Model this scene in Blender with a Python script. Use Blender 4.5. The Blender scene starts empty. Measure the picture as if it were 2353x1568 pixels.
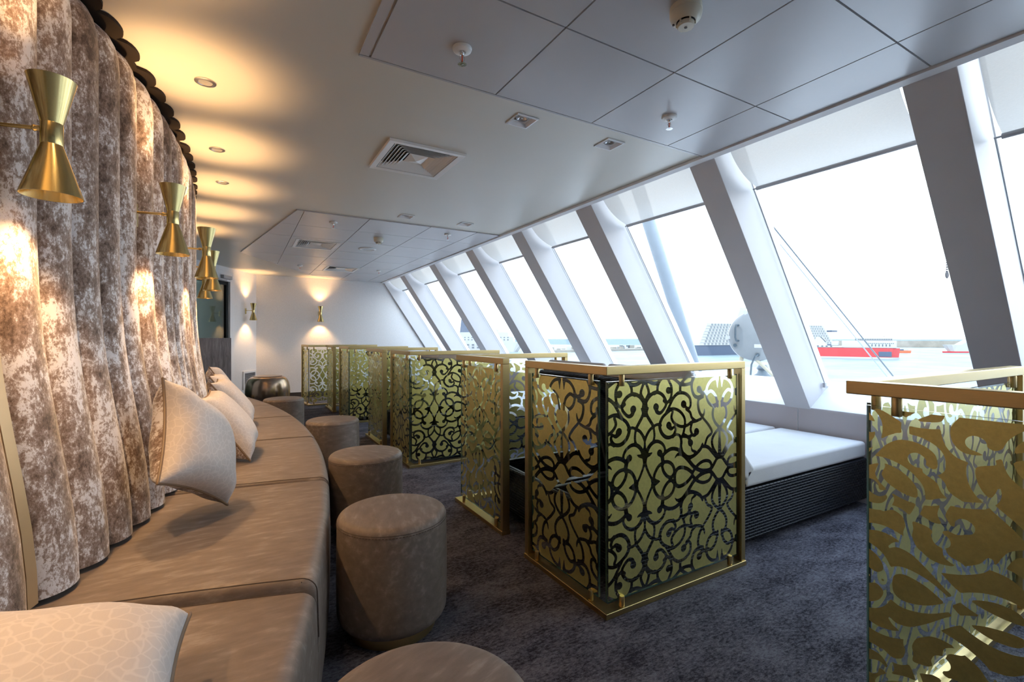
import bpy, bmesh, math, random
import numpy as np
from mathutils import Vector, Matrix

random.seed(7)
PI = math.pi
COL = bpy.context.scene.collection
SC = bpy.context.scene

# ----------------------------------------------------------------- materials
def new_mat(name):
    m = bpy.data.materials.new(name)
    m.use_nodes = True
    nt = m.node_tree
    nt.nodes.clear()
    out = nt.nodes.new('ShaderNodeOutputMaterial')
    b = nt.nodes.new('ShaderNodeBsdfPrincipled')
    nt.links.new(b.outputs[0], out.inputs[0])
    return m, nt, b, out

def N(nt, typ, **kw):
    n = nt.nodes.new(typ)
    for k, v in kw.items():
        if k in n.inputs.keys():
            n.inputs[k].default_value = v
        else:
            setattr(n, k, v)
    return n

def ramp(nt, fac, stops, interp='LINEAR'):
    r = nt.nodes.new('ShaderNodeValToRGB')
    r.color_ramp.interpolation = interp
    el = r.color_ramp.elements
    while len(el) < len(stops):
        el.new(0.5)
    for e, (p, c) in zip(el, stops):
        e.position = p
        e.color = (*c, 1) if len(c) == 3 else c
    nt.links.new(fac, r.inputs[0])
    return r.outputs[0]

def coords(nt, scale=(1, 1, 1), kind='Object'):
    tc = nt.nodes.new('ShaderNodeTexCoord')
    mp = nt.nodes.new('ShaderNodeMapping')
    mp.inputs['Scale'].default_value = scale
    nt.links.new(tc.outputs[kind], mp.inputs[0])
    return mp.outputs[0]

def noise(nt, vec, scale, detail=4, rough=0.6, dist=0.0):
    n = N(nt, 'ShaderNodeTexNoise', Scale=scale, Detail=detail, Roughness=rough, Distortion=dist)
    nt.links.new(vec, n.inputs['Vector'])
    return n.outputs['Fac']

def bump(nt, b, height, strength=0.2, dist=0.01):
    bp = N(nt, 'ShaderNodeBump', Strength=strength, Distance=dist)
    nt.links.new(height, bp.inputs['Height'])
    nt.links.new(bp.outputs[0], b.inputs['Normal'])
    return bp

def simple(name, col, rough=0.5, metal=0.0, spec=0.5, var=0.06, vscale=6.0, bumps=0.0, bscale=200.0, coat=0.0):
    """Principled with a little procedural variation."""
    m, nt, b, o = new_mat(name)
    v = coords(nt)
    f = noise(nt, v, vscale)
    c0 = tuple(max(0, c * (1 - var)) for c in col)
    c1 = tuple(min(1, c * (1 + var)) for c in col)
    nt.links.new(ramp(nt, f, [(0.3, c0), (0.7, c1)]), b.inputs['Base Color'])
    b.inputs['Roughness'].default_value = rough
    b.inputs['Metallic'].default_value = metal
    b.inputs['Specular IOR Level'].default_value = spec
    b.inputs['Coat Weight'].default_value = coat
    if bumps > 0:
        bump(nt, b, noise(nt, v, bscale, 3), bumps, 0.002)
    return m

def m_velvet():
    m, nt, b, o = new_mat('crushed_velvet')
    v = coords(nt, (1, 1, 0.62))
    big = noise(nt, v, 5, 3, 0.55)
    mid = noise(nt, v, 27, 7, 0.74, 0.2)
    fine = noise(nt, v, 120, 6, 0.78)
    def madd(x, k, y):
        n = N(nt, 'ShaderNodeMath', operation='MULTIPLY_ADD'); n.inputs[1].default_value = k
        nt.links.new(x, n.inputs[0])
        if isinstance(y, float): n.inputs[2].default_value = y
        else: nt.links.new(y, n.inputs[2])
        return n.outputs[0]
    f = madd(big, 0.55, madd(mid, 0.75, madd(fine, 0.55, -0.425)))
    c = ramp(nt, f, [(0.34, (0.08, 0.048, 0.032)), (0.42, (0.19, 0.128, 0.098)), (0.49, (0.285, 0.212, 0.176)), (0.53, (0.40, 0.33, 0.30)), (0.575, (0.74, 0.72, 0.735))])
    nt.links.new(c, b.inputs['Base Color'])
    nt.links.new(ramp(nt, f, [(0.42, (0.72,) * 3), (0.60, (0.36,) * 3)]), b.inputs['Roughness'])
    b.inputs['Specular IOR Level'].default_value = 0.6
    b.inputs['Sheen Weight'].default_value = 0.45
    b.inputs['Sheen Roughness'].default_value = 0.35
    bump(nt, b, f, 0.4, 0.006)
    return m

def m_leather():
    m, nt, b, o = new_mat('taupe_leather')
    v = coords(nt, (2.2, 7, 7))
    st = noise(nt, v, 5, 5, 0.6, 0.15)
    v2 = coords(nt)
    cl = noise(nt, v2, 4, 4, 0.6)
    mx = N(nt, 'ShaderNodeMath', operation='MULTIPLY_ADD')
    nt.links.new(cl, mx.inputs[0]); mx.inputs[1].default_value = 0.5
    nt.links.new(st, mx.inputs[2])
    c = ramp(nt, mx.outputs[0], [(0.58, (0.165, 0.130, 0.110)), (0.80, (0.205, 0.166, 0.143)), (0.98, (0.30, 0.255, 0.225))])
    nt.links.new(c, b.inputs['Base Color'])
    b.inputs['Roughness'].default_value = 0.5
    b.inputs['Specular IOR Level'].default_value = 0.4
    bump(nt, b, noise(nt, v2, 260, 3), 0.12, 0.002)
    return m

def m_carpet():
    m, nt, b, o = new_mat('carpet')
    v = coords(nt, (1.0, 2.0, 1))
    a = noise(nt, v, 3.4, 5, 0.72, 0.2)
    f = noise(nt, v, 46, 7, 0.82, 0.2)
    mx = N(nt, 'ShaderNodeMath', operation='MULTIPLY_ADD')
    nt.links.new(a, mx.inputs[0]); mx.inputs[1].default_value = 0.55
    nt.links.new(f, mx.inputs[2])
    c = ramp(nt, mx.outputs[0], [(0.66, (0.020, 0.018, 0.026)), (0.77, (0.085, 0.082, 0.104)), (0.90, (0.165, 0.162, 0.195))])
    nt.links.new(c, b.inputs['Base Color'])
    b.inputs['Roughness'].default_value = 0.95
    b.inputs['Specular IOR Level'].default_value = 0.15
    bump(nt, b, noise(nt, v, 300, 2), 0.6, 0.006)
    return m

def m_jacquard():
    m, nt, b, o = new_mat('cushion_jacquard')
    v = coords(nt)
    wob = N(nt, 'ShaderNodeTexNoise', Scale=14.0, Detail=2.0)
    nt.links.new(v, wob.inputs['Vector'])
    mixv = N(nt, 'ShaderNodeMix', data_type='VECTOR'); mixv.inputs[0].default_value = 0.035
    nt.links.new(v, mixv.inputs[4]); nt.links.new(wob.outputs['Color'], mixv.inputs[5])
    vo = N(nt, 'ShaderNodeTexVoronoi', feature='DISTANCE_TO_EDGE', Scale=42.0)
    nt.links.new(mixv.outputs[1], vo.inputs['Vector'])
    c = ramp(nt, vo.outputs['Distance'], [(0.0, (0.60, 0.56, 0.54)), (0.04, (0.58, 0.535, 0.515)), (0.09, (0.52, 0.48, 0.465))])
    nt.links.new(c, b.inputs['Base Color'])
    b.inputs['Roughness'].default_value = 0.6
    b.inputs['Sheen Weight'].default_value = 0.2
    bump(nt, b, noise(nt, coords(nt, (1, 0.35, 1)), 22, 4), 0.30, 0.008)
    return m

def m_brushed(name, col, rough=0.34, metal=1.0, scale=(1, 1, 40)):
    m, nt, b, o = new_mat(name)
    v = coords(nt, scale)
    f = noise(nt, v, 30, 4, 0.7)
    nt.links.new(ramp(nt, f, [(0.3, tuple(c * 0.9 for c in col)), (0.7, tuple(min(1, c * 1.08) for c in col))]), b.inputs['Base Color'])
    b.inputs['Metallic'].default_value = metal
    nt.links.new(ramp(nt, f, [(0.3, (rough * 0.85,) * 3), (0.7, (rough * 1.2,) * 3)]), b.inputs['Roughness'])
    return m

def m_wicker():
    m, nt, b, o = new_mat('black_wicker')
    tc = nt.nodes.new('ShaderNodeTexCoord')
    sx = nt.nodes.new('ShaderNodeSeparateXYZ')
    nt.links.new(tc.outputs['Object'], sx.inputs[0])
    add = N(nt, 'ShaderNodeMath', operation='ADD')
    nt.links.new(sx.outputs['X'], add.inputs[0]); nt.links.new(sx.outputs['Y'], add.inputs[1])
    cb = nt.nodes.new('ShaderNodeCombineXYZ')
    nt.links.new(add.outputs[0], cb.inputs[0]); nt.links.new(sx.outputs['Z'], cb.inputs[1])
    br = N(nt, 'ShaderNodeTexBrick')
    br.offset = 0.5
    for k, val in {'Scale': 1.0, 'Mortar Size': 0.0036, 'Mortar Smooth': 1.0, 'Brick Width': 0.036, 'Row Height': 0.0165}.items():
        br.inputs[k].default_value = val
    br.inputs['Color1'].default_value = (0.014, 0.015, 0.020, 1)
    br.inputs['Color2'].default_value = (0.008, 0.009, 0.013, 1)
    br.inputs['Mortar'].default_value = (0.003, 0.003, 0.004, 1)
    nt.links.new(cb.outputs[0], br.inputs['Vector'])
    nt.links.new(br.outputs['Color'], b.inputs['Base Color'])
    b.inputs['Roughness'].default_value = 0.36
    b.inputs['Specular IOR Level'].default_value = 0.28
    inv = N(nt, 'ShaderNodeMath', operation='SUBTRACT'); inv.inputs[0].default_value = 1.0
    nt.links.new(br.outputs['Fac'], inv.inputs[1])
    bump(nt, b, inv.outputs[0], 1.0, 0.006)
    return m

def m_glass(name, tint=(0.97, 0.985, 0.98), refl=1.0):
    """thin clear architectural glass: transmits straight through, mirrors by Fresnel"""
    m = bpy.data.materials.new(name); m.use_nodes = True
    nt = m.node_tree; nt.nodes.clear()
    out = nt.nodes.new('ShaderNodeOutputMaterial')
    t = N(nt, 'ShaderNodeBsdfTransparent', Color=(*tint, 1))
    g = N(nt, 'ShaderNodeBsdfGlossy', Roughness=0.0)
    lw = N(nt, 'ShaderNodeLayerWeight', Blend=0.5)
    pw = N(nt, 'ShaderNodeMath', operation='POWER'); pw.inputs[1].default_value = 5.0
    nt.links.new(lw.outputs['Facing'], pw.inputs[0])
    ml = N(nt, 'ShaderNodeMath', operation='MULTIPLY_ADD'); ml.inputs[1].default_value = 0.90 * refl; ml.inputs[2].default_value = 0.04 * refl
    nt.links.new(pw.outputs[0], ml.inputs[0]); ml.use_clamp = True
    mx = nt.nodes.new('ShaderNodeMixShader')
    nt.links.new(ml.outputs[0], mx.inputs[0])
    nt.links.new(t.outputs[0], mx.inputs[1]); nt.links.new(g.outputs[0], mx.inputs[2])
    nt.links.new(mx.outputs[0], out.inputs[0])
    return m

def m_emit(name, col, strength):
    m = bpy.data.materials.new(name); m.use_nodes = True
    nt = m.node_tree; nt.nodes.clear()
    out = nt.nodes.new('ShaderNodeOutputMaterial')
    e = N(nt, 'ShaderNodeEmission', Color=(*col, 1), Strength=strength)
    nt.links.new(e.outputs[0], out.inputs[0])
    return m

def m_blind():
    m, nt, b, o = new_mat('blind_fabric')
    v = coords(nt, (6, 1.2, 6))
    f = noise(nt, v, 60, 4, 0.7)
    nt.links.new(ramp(nt, f, [(0.3, (0.70, 0.69, 0.67)), (0.7, (0.78, 0.77, 0.75))]), b.inputs['Base Color'])
    b.inputs['Roughness'].default_value = 0.9
    tr = N(nt, 'ShaderNodeBsdfTranslucent', Color=(0.75, 0.72, 0.68, 1))
    mx = nt.nodes.new('ShaderNodeMixShader'); mx.inputs[0].default_value = 0.29
    nt.links.new(b.outputs[0], mx.inputs[1]); nt.links.new(tr.outputs[0], mx.inputs[2])
    tp = N(nt, 'ShaderNodeBsdfTransparent', Color=(1, 0.97, 0.93, 1))
    m2 = nt.nodes.new('ShaderNodeMixShader'); m2.inputs[0].default_value = 0.045      # open weave
    nt.links.new(mx.outputs[0], m2.inputs[1]); nt.links.new(tp.outputs[0], m2.inputs[2])
    nt.links.new(m2.outputs[0], o.inputs[0])
    return m

def m_wood():
    m, nt, b, o = new_mat('grey_wood')
    v = coords(nt, (9, 9, 1.0))
    f = noise(nt, v, 4, 6, 0.65, 1.2)
    nt.links.new(ramp(nt, f, [(0.3, (0.14, 0.128, 0.14)), (0.55, (0.26, 0.243, 0.26)), (0.75, (0.38, 0.36, 0.38))]), b.inputs['Base Color'])
    b.inputs['Roughness'].default_value = 0.5
    return m

def m_wallpaper():
    m, nt, b, o = new_mat('wall_covering')
    v = coords(nt, (8, 8, 2.2))
    f = noise(nt, v, 16, 5, 0.7)
    nt.links.new(ramp(nt, f, [(0.3, (0.72, 0.71, 0.71)), (0.7, (0.82, 0.815, 0.82))]), b.inputs['Base Color'])
    b.inputs['Roughness'].default_value = 0.6
    bump(nt, b, f, 0.25, 0.004)
    return m

def m_water(name='sea_water', c0=(0.02, 0.068, 0.105), c1=(0.03, 0.085, 0.122)):
    m, nt, b, o = new_mat(name)
    v = coords(nt, (0.02, 0.02, 0.02))
    f = noise(nt, v, 1.0, 3)
    nt.links.new(ramp(nt, f, [(0.35, c0), (0.65, c1)]), b.inputs['Base Color'])
    b.inputs['Roughness'].default_value = 0.55
    b.inputs['Specular IOR Level'].default_value = 0.12
    return m

M = {}
M['velvet'] = m_velvet()
M['leather'] = m_leather()
M['stitch'] = simple('leather_stitching', (0.085, 0.062, 0.05), 0.7)
M['carpet'] = m_carpet()
M['jacquard'] = m_jacquard()
M['piping'] = simple('bronze_piping', (0.20, 0.135, 0.085), 0.5)
M['brass'] = m_brushed('satin_brass', (0.60, 0.46, 0.22), 0.36)
M['lampbrass'] = m_brushed('lacquered_brass', (0.68, 0.53, 0.23), 0.22, 1.0, (40, 40, 1))
M['goldfilm'] = m_brushed('gold_film', (0.72, 0.655, 0.25), 0.37, 0.82, (3, 3, 3))
M['capdark'] = simple('dark_cap', (0.022, 0.016, 0.013), 0.8, spec=0.15)
M['lampwhite'] = simple('searchlight_paint', (0.19, 0.20, 0.205), 0.45)
M['balcony'] = simple('balcony_glass', (0.15, 0.17, 0.18), 0.4)
M['brassstrip'] = simple('brass_strip', (0.50, 0.36, 0.20), 0.42, 0.7)
M['wicker'] = m_wicker()
M['mattress'] = simple('mattress_canvas', (0.60, 0.595, 0.61), 0.85, bumps=0.2, bscale=120, var=0.03)
M['ceiling'] = simple('ceiling_paint', (0.63, 0.605, 0.535), 0.34, spec=0.5, var=0.02, vscale=1.2)
M['tile'] = simple('ceiling_tile_paint', (0.51, 0.505, 0.515), 0.27, spec=0.5, var=0.01)
M['white'] = simple('white_paint', (0.78, 0.78, 0.79), 0.42, var=0.015)
M['whitegloss'] = simple('white_plastic', (0.80, 0.79, 0.76), 0.3, var=0.015)
M['column'] = simple('column_laminate', (0.58, 0.565, 0.58), 0.45, var=0.015)
M['sillshade'] = simple('sill_front_shaded', (0.47, 0.43, 0.44), 0.5, var=0.015)  # shade on the room side of the sill, put into the base colour
M['cream'] = simple('cream_plastic', (0.66, 0.62, 0.50), 0.35, var=0.02)
M['dark'] = simple('dark_void', (0.012, 0.012, 0.014), 0.8)
M['darkbrown'] = simple('dark_brown', (0.045, 0.032, 0.026), 0.6)
M['chrome'] = simple('chrome', (0.75, 0.75, 0.76), 0.18, 1.0)
M['steel'] = simple('brushed_steel', (0.55, 0.54, 0.54), 0.35, 1.0)
M['red'] = simple('red_glass', (0.75, 0.10, 0.04), 0.2)
M['lens'] = simple('lamp_lens', (0.62, 0.62, 0.62), 0.12, 0.6)
M['bronze'] = simple('bronze_lacquer', (0.50, 0.37, 0.27), 0.22, 0.95, var=0.12, vscale=3)
M['glass'] = m_glass('clear_glass')
M['winglass'] = m_glass('window_glass', (0.985, 0.99, 0.995))
M['glassedge'] = simple('green_glass_edge', (0.05, 0.10, 0.075), 0.12)
M['doorglass'] = m_glass('tinted_door_glass', (0.55, 0.66, 0.66), 1.6)
M['blind'] = m_blind()
M['wood'] = m_wood()
M['wallpaper'] = m_wallpaper()
M['water'] = m_water()
M['harbour'] = m_water('harbour_water', (0.13, 0.175, 0.197), (0.20, 0.24, 0.255))
M['bulb'] = m_emit('warm_bulb', (1.0, 0.60, 0.25), 110.0)
M['greyplastic'] = simple('grey_plastic', (0.42, 0.42, 0.44), 0.4)
M['ship_white'] = simple('ship_white', (0.36, 0.36, 0.355), 0.5)
M['ship_window'] = simple('ship_window', (0.055, 0.075, 0.09), 0.3)
M['ship_red'] = simple('ship_red', (0.42, 0.018, 0.022), 0.5)
M['ship_blue'] = simple('ship_navy', (0.035, 0.06, 0.105), 0.5)
M['concrete'] = simple('concrete', (0.24, 0.22, 0.185), 0.9, vscale=0.05, var=0.15)
M['orange'] = simple('orange_paint', (0.45, 0.09, 0.02), 0.5)
M['steelpaint'] = simple('grey_steel_paint', (0.20, 0.235, 0.27), 0.45)
M['corridor'] = simple('corridor_panel', (0.40, 0.46, 0.46), 0.5)
M['ivory'] = simple('ivory_paint', (0.36, 0.32, 0.23), 0.5)

# --------------------------------------------------------------- mesh builder
class MB:
    def __init__(s):
        s.v, s.f, s.m, s.sm = [], [], [], []
    def add(s, vs, fs, mi=0, smooth=False):
        b = len(s.v)
        s.v += [tuple(p) for p in vs]
        for f in fs:
            s.f.append(tuple(b + i for i in f)); s.m.append(mi); s.sm.append(smooth)
        return s
    def box(s, x0, x1, y0, y1, z0, z1, mi=0, T=None):
        vs = [(x, y, z) for x in (x0, x1) for y in (y0, y1) for z in (z0, z1)]
        if T is not None:
            vs = [tuple(T @ Vector(p)) for p in vs]
        return s.add(vs, [(0, 1, 3, 2), (4, 6, 7, 5), (0, 4, 5, 1), (2, 3, 7, 6), (0, 2, 6, 4), (1, 5, 7, 3)], mi)
    def prism(s, poly, a, b, axis='y', mi=0):
        """extrude a polygon; axis y: poly is (x,z); axis z: poly is (x,y); axis x: poly is (y,z)"""
        n = len(poly)
        def P(p, t):
            return {'y': (p[0], t, p[1]), 'z': (p[0], p[1], t), 'x': (t, p[0], p[1])}[axis]
        vs = [P(p, a) for p in poly] + [P(p, b) for p in poly]
        fs = [tuple(range(n)), tuple(range(2 * n - 1, n - 1, -1))] + [(i, i + n, (i + 1) % n + n, (i + 1) % n) for i in range(n)]
        return s.add(vs, fs, mi)
    def lathe(s, prof, n=32, mi=0, c=(0, 0, 0), T=None, cap=True, smooth=True):
        vs, fs = [], []
        k = len(prof)
        for i in range(n):
            a = 2 * PI * i / n
            for r, z in prof:
                p = Vector((c[0] + r * math.cos(a), c[1] + r * math.sin(a), c[2] + z))
                vs.append(tuple(T @ p) if T is not None else tuple(p))
        for i in range(n):
            j = (i + 1) % n
            for q in range(k - 1):
                fs.append((i * k + q, j * k + q, j * k + q + 1, i * k + q + 1))
        s.add(vs, fs, mi, smooth)
        if cap:
            b = len(s.v) - n * k
            for q in (0, k - 1):
                if prof[q][0] > 1e-6:
                    s.f.append(tuple(b + i * k + q for i in range(n))); s.m.append(mi); s.sm.append(False)
        return s
    def tube(s, pts, r, n=8, mi=0, closed=False, smooth=True):
        pts = [Vector(p) for p in pts]
        L = len(pts)
        vs, fs = [], []
        up = None
        for i, p in enumerate(pts):
            if closed:
                t = pts[(i + 1) % L] - pts[i - 1]
            else:
                t = pts[min(i + 1, L - 1)] - pts[max(i - 1, 0)]
            t.normalize()
            if up is None:
                up = Vector((0, 0, 1)) if abs(t.z) < 0.9 else Vector((1, 0, 0))
            a = t.cross(up)
            if a.length < 1e-6:
                a = t.orthogonal()
            a.normalize(); bb = a.cross(t); up = bb
            rr = r[i] if isinstance(r, (list, tuple)) else r
            for q in range(n):
                w = 2 * PI * q / n
                vs.append(tuple(p + a * math.cos(w) * rr + bb * math.sin(w) * rr))
        for i in range(L if closed else L - 1):
            j = (i + 1) % L
            for q in range(n):
                fs.append((i * n + q, j * n + q, j * n + (q + 1) % n, i * n + (q + 1) % n))
        if not closed:
            fs.append(tuple(range(n))); fs.append(tuple(range((L - 1) * n, L * n)))
        return s.add(vs, fs, mi, smooth)
    def grid(s, P, nu, nv, mi=0, smooth=True):
        """P[i][j] -> point, i in 0..nu, j in 0..nv"""
        vs = [P[i][j] for i in range(nu + 1) for j in range(nv + 1)]
        fs = [(i * (nv + 1) + j, (i + 1) * (nv + 1) + j, (i + 1) * (nv + 1) + j + 1, i * (nv + 1) + j + 1) for i in range(nu) for j in range(nv)]
        return s.add(vs, fs, mi, smooth)
    def build(s, name, mats, parent=None, bevel=0.0, seg=3, fix=True, loc=None, rotz=None):
        me = bpy.data.meshes.new(name)
        me.from_pydata(s.v, [], s.f)
        if not isinstance(mats, (list, tuple)):
            mats = [mats]
        for m in mats:
            me.materials.append(M[m] if isinstance(m, str) else m)
        me.polygons.foreach_set('material_index', s.m)
        me.polygons.foreach_set('use_smooth', s.sm)
        me.update()
        if fix:
            bm = bmesh.new(); bm.from_mesh(me)
            bmesh.ops.remove_doubles(bm, verts=bm.verts, dist=1e-5)
            bmesh.ops.recalc_face_normals(bm, faces=bm.faces)
            bm.to_mesh(me); bm.free()
        if any(s.sm):
            me.set_sharp_from_angle(angle=0.7)
        o = bpy.data.objects.new(name, me)
        COL.objects.link(o)
        if parent is not None:
            o.parent = parent
        if loc is not None:
            o.location = loc
        if rotz is not None:
            o.rotation_euler = (0, 0, rotz)
        if bevel > 0:
            md = o.modifiers.new('bevel', 'BEVEL')
            md.width = bevel; md.segments = seg; md.limit_method = 'ANGLE'; md.angle_limit = 0.6
            me.polygons.foreach_set('use_smooth', [True] * len(me.polygons))
            w = o.modifiers.new('wn', 'WEIGHTED_NORMAL'); w.keep_sharp = False
        return o

def thing(name, label, cat, loc=(0, 0, 0), rotz=0.0, group=None):
    o = bpy.data.objects.new(name, None)
    o.empty_display_size = 0.1
    COL.objects.link(o)
    o.location = loc; o.rotation_euler = (0, 0, rotz)
    o['label'] = label; o['category'] = cat
    if group:
        o['group'] = group
    return o

def tag(o, label, cat, group=None):
    o['label'] = label; o['category'] = cat
    if group:
        o['group'] = group
    return o

def structure(o, label=None, cat=None):
    o['kind'] = 'structure'
    if label:
        o['label'] = label
    if cat:
        o['category'] = cat
    return o

def dup(root, loc=None, rotz=None, label=None, group=None, matrix=None):
    r = root.copy(); COL.objects.link(r)
    if loc is not None:
        r.location = loc
    if rotz is not None:
        r.rotation_euler = (0, 0, rotz)
    if label:
        r['label'] = label
    if group:
        r['group'] = group
    for ch in list(root.children):
        c = ch.copy(); COL.objects.link(c); c.parent = r
        for g in list(ch.children):
            d = g.copy(); COL.objects.link(d); d.parent = c
    return r
# ================================================================ room shell
CZ = 2.32                      # ceiling height
COLS = [(-1.38, 0.19), (-0.22, 0.19), (0.95, 0.19), (2.118, 0.19), (3.355, 0.215), (4.50, 0.21), (5.73, 0.22), (7.11, 0.23), (8.67, 0.25), (10.03, 0.25)]  # (far edge, width)
YB, YE = -1.75, 9.85           # back and end walls
def colx(z):                   # room-side face of the raked columns
    return 2.60 + (CZ - z) / 1.493
GOFF = 0.35                    # glass behind the column face (along x)

fl = MB(); fl.box(-3.5, 4.1, -1.9, 10.6, -0.06, 0.0)
structure(fl.build('floor', 'carpet'))

def rect_holes(mb, x0, x1, y0, y1, z, holes, th=0.0, mi=0):
    xs = sorted({x0, x1, *[min(max(h[0], x0), x1) for h in holes], *[min(max(h[1], x0), x1) for h in holes]})
    ys = sorted({y0, y1, *[min(max(h[2], y0), y1) for h in holes], *[min(max(h[3], y0), y1) for h in holes]})
    for a, b in zip(xs, xs[1:]):
        for c, d in zip(ys, ys[1:]):
            if b - a < 1e-5 or d - c < 1e-5:
                continue
            mx, my = (a + b) / 2, (c + d) / 2
            if any(h[0] < mx < h[1] and h[2] < my < h[3] for h in holes):
                continue
            if th:
                mb.box(a, b, c, d, z, z + th, mi)
            else:
                mb.add([(a, c, z), (b, c, z), (b, d, z), (a, d, z)], [(0, 1, 2, 3)], mi)

VENTS = [(0.757, 1.247, 2.712, 3.232), (0.572, 1.072, 5.975, 6.545), (1.222, 1.74, 7.975, 8.555)]
SQL = [(1.314, 2.146), (1.927, 2.141), (1.383, 4.393), (2.002, 4.389)]
holes = [(v[0] + 0.012, v[1] - 0.012, v[2] + 0.012, v[3] - 0.012) for v in VENTS] + [(x - 0.062, x + 0.062, y - 0.062, y + 0.062) for x, y in SQL]
ce = MB()
rect_holes(ce, -3.5, 2.57, -1.9, 10.6, CZ, holes)
ce.box(-3.5, 2.57, -1.9, 10.6, 2.62, 2.66)
ceiling = structure(ce.build('ceiling', 'ceiling', fix=False))

def clip_poly(poly, clip):
    """Sutherland-Hodgman against a convex ccw polygon"""
    out = poly
    for i in range(len(clip)):
        a, b = clip[i], clip[(i + 1) % len(clip)]
        def side(p):
            return (b[0] - a[0]) * (p[1] - a[1]) - (b[1] - a[1]) * (p[0] - a[0])
        res = []
        for j in range(len(out)):
            p, q = out[j], out[(j + 1) % len(out)]
            sp, sq = side(p), side(q)
            if sp >= 0:
                res.append(p)
            if (sp > 0 > sq) or (sp < 0 < sq):
                t = sp / (sp - sq)
                res.append((p[0] + (q[0] - p[0]) * t, p[1] + (q[1] - p[1]) * t))
        out = res
        if len(out) < 3:
            return []
    return out

GAP = 0.0036
def tile_field(xs, ys, clip, name='tile_panel'):
    for a, b in zip(xs, xs[1:]):
        for c, d in zip(ys, ys[1:]):
            r = (a + GAP, b - GAP, c + GAP, d - GAP)
            hs = [v for v in VENTS if v[0] < r[1] and v[1] > r[0] and v[2] < r[3] and v[3] > r[2]]
            mb = MB()
            if hs:
                rect_holes(mb, *r, CZ - 0.011, [(h[0] + 0.008, h[1] - 0.008, h[2] + 0.008, h[3] - 0.008) for h in hs], 0.010)
            else:
                pl = clip_poly([(r[0], r[2]), (r[1], r[2]), (r[1], r[3]), (r[0], r[3])], clip)
                if len(pl) < 3:
                    continue
                mb.prism(pl, CZ - 0.011, CZ - 0.001, 'z')
            if mb.v:
                mb.build(name, 'tile', ceiling)
BIG = [(-5, -5), (5, -5), (5, 15), (-5, 15)]
tile_field([0.466, 1.054, 1.641, 2.229, 2.552], [-1.74, -1.16, -0.58, 0.0, 0.24 + 0.0, 0.825, 1.408, 1.965], BIG)
tile_field([-0.08, 0.512, 1.10, 1.73, 2.262, 2.552], [4.652, 5.235, 5.845, 6.56, 7.19, 7.87, 8.62, 9.25, 9.845],
           [(0.45, 4.655), (2.60, 4.655), (2.60, 9.85), (1.85, 9.85), (1.18, 9.4), (0.55, 8.3), (0.015, 7.31)])
# metal edge trims round the tile fields
tr = MB()
tr.box(0.424, 0.462, -1.74, 1.965, CZ - 0.008, CZ - 0.001)
tr.box(0.424, 2.552, 1.968, 1.980, CZ - 0.010, CZ - 0.001)
tr.build('edge_trim', 'tile', ceiling)
# white steel edge along the window side
t1 = MB()
t1.prism([(2.556, CZ - 0.002), (2.556, CZ - 0.022), (2.60, CZ - 0.030), (2.604, CZ + 0.30), (2.57, CZ + 0.30), (2.57, CZ - 0.002)], -1.9, YE)
structure(t1.build('trim_1', 'white'))

# raked columns between the windows
for i, (yf, w) in enumerate(COLS[:-1]):
    mb = MB()
    zt, zb = 2.54, 0.60
    mb.prism([(colx(zt), zt), (colx(zb), zb), (colx(zb) + GOFF + 0.03, zb), (colx(zt) + GOFF + 0.03, zt)], yf - w, yf)
    o = mb.build('trim_%d' % (i + 10), 'column', bevel=0.004, seg=2)
    structure(o)
mb = MB()
mb.prism([(colx(2.54), 2.54), (colx(0.6), 0.60), (colx(0.6) + GOFF + 0.03, 0.60), (colx(2.54) + GOFF + 0.03, 2.54)], YE - 0.05, YE + 0.2)
structure(mb.build('trim_19', 'column'))
# window head over the blinds
hd = MB()
hd.box(2.57, 3.02, -1.9, YE, 2.54, 2.60)
structure(hd.build('trim_2', 'white'))

# window wall under the glass: front panel and sloping sill
SX, SZ = 3.745, 0.618
GB = (4.025, 0.785)
wr = MB()
ys = [-1.9, -0.32, 0.855, 2.02, 3.25, 4.40, 5.62, 6.99, 8.54, YE]
for a, b in zip(ys, ys[1:]):
    wr.prism([(SX + 0.004, 0.0), (SX, SZ - 0.02), (SX + 0.006, SZ), (GB[0], GB[1]), (GB[0] + 0.30, GB[1]), (GB[0] + 0.30, 0.0)], a + 0.0015, b - 0.0015)
# the room-facing panel of each length has its shade painted into the colour
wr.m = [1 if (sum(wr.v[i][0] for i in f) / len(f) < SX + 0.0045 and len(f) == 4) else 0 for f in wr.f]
structure(wr.build('wall_right', ['white', 'sillshade'], bevel=0.004, seg=2))

# windows: one pane with its slim frame per bay
def wline(z):
    return colx(z) + GOFF
for k in range(len(COLS) - 1):
    y0 = COLS[k][0]
    y1 = COLS[k + 1][0] - COLS[k + 1][1]
    if k == len(COLS) - 2:
        y1 = YE - 0.05
    wn = MB()
    for a, b in ((y0 - 0.01, y0 + 0.005), (y1 - 0.005, y1 + 0.01)):
        wn.prism([(wline(2.54) - 0.02, 2.54), (wline(0.77) - 0.02, 0.77), (wline(0.77) + 0.05, 0.77), (wline(2.54) + 0.05, 2.54)], a, b)
    w = structure(wn.build('window_%d' % (k + 1), 'white'))
    p = MB()
    p.prism([(wline(2.54), 2.54), (wline(0.77), 0.77), (wline(0.77) + 0.012, 0.77), (wline(2.54) + 0.012, 2.54)], y0 - 0.01, y1 + 0.01)
    p.build('pane', 'winglass', w)

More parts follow.
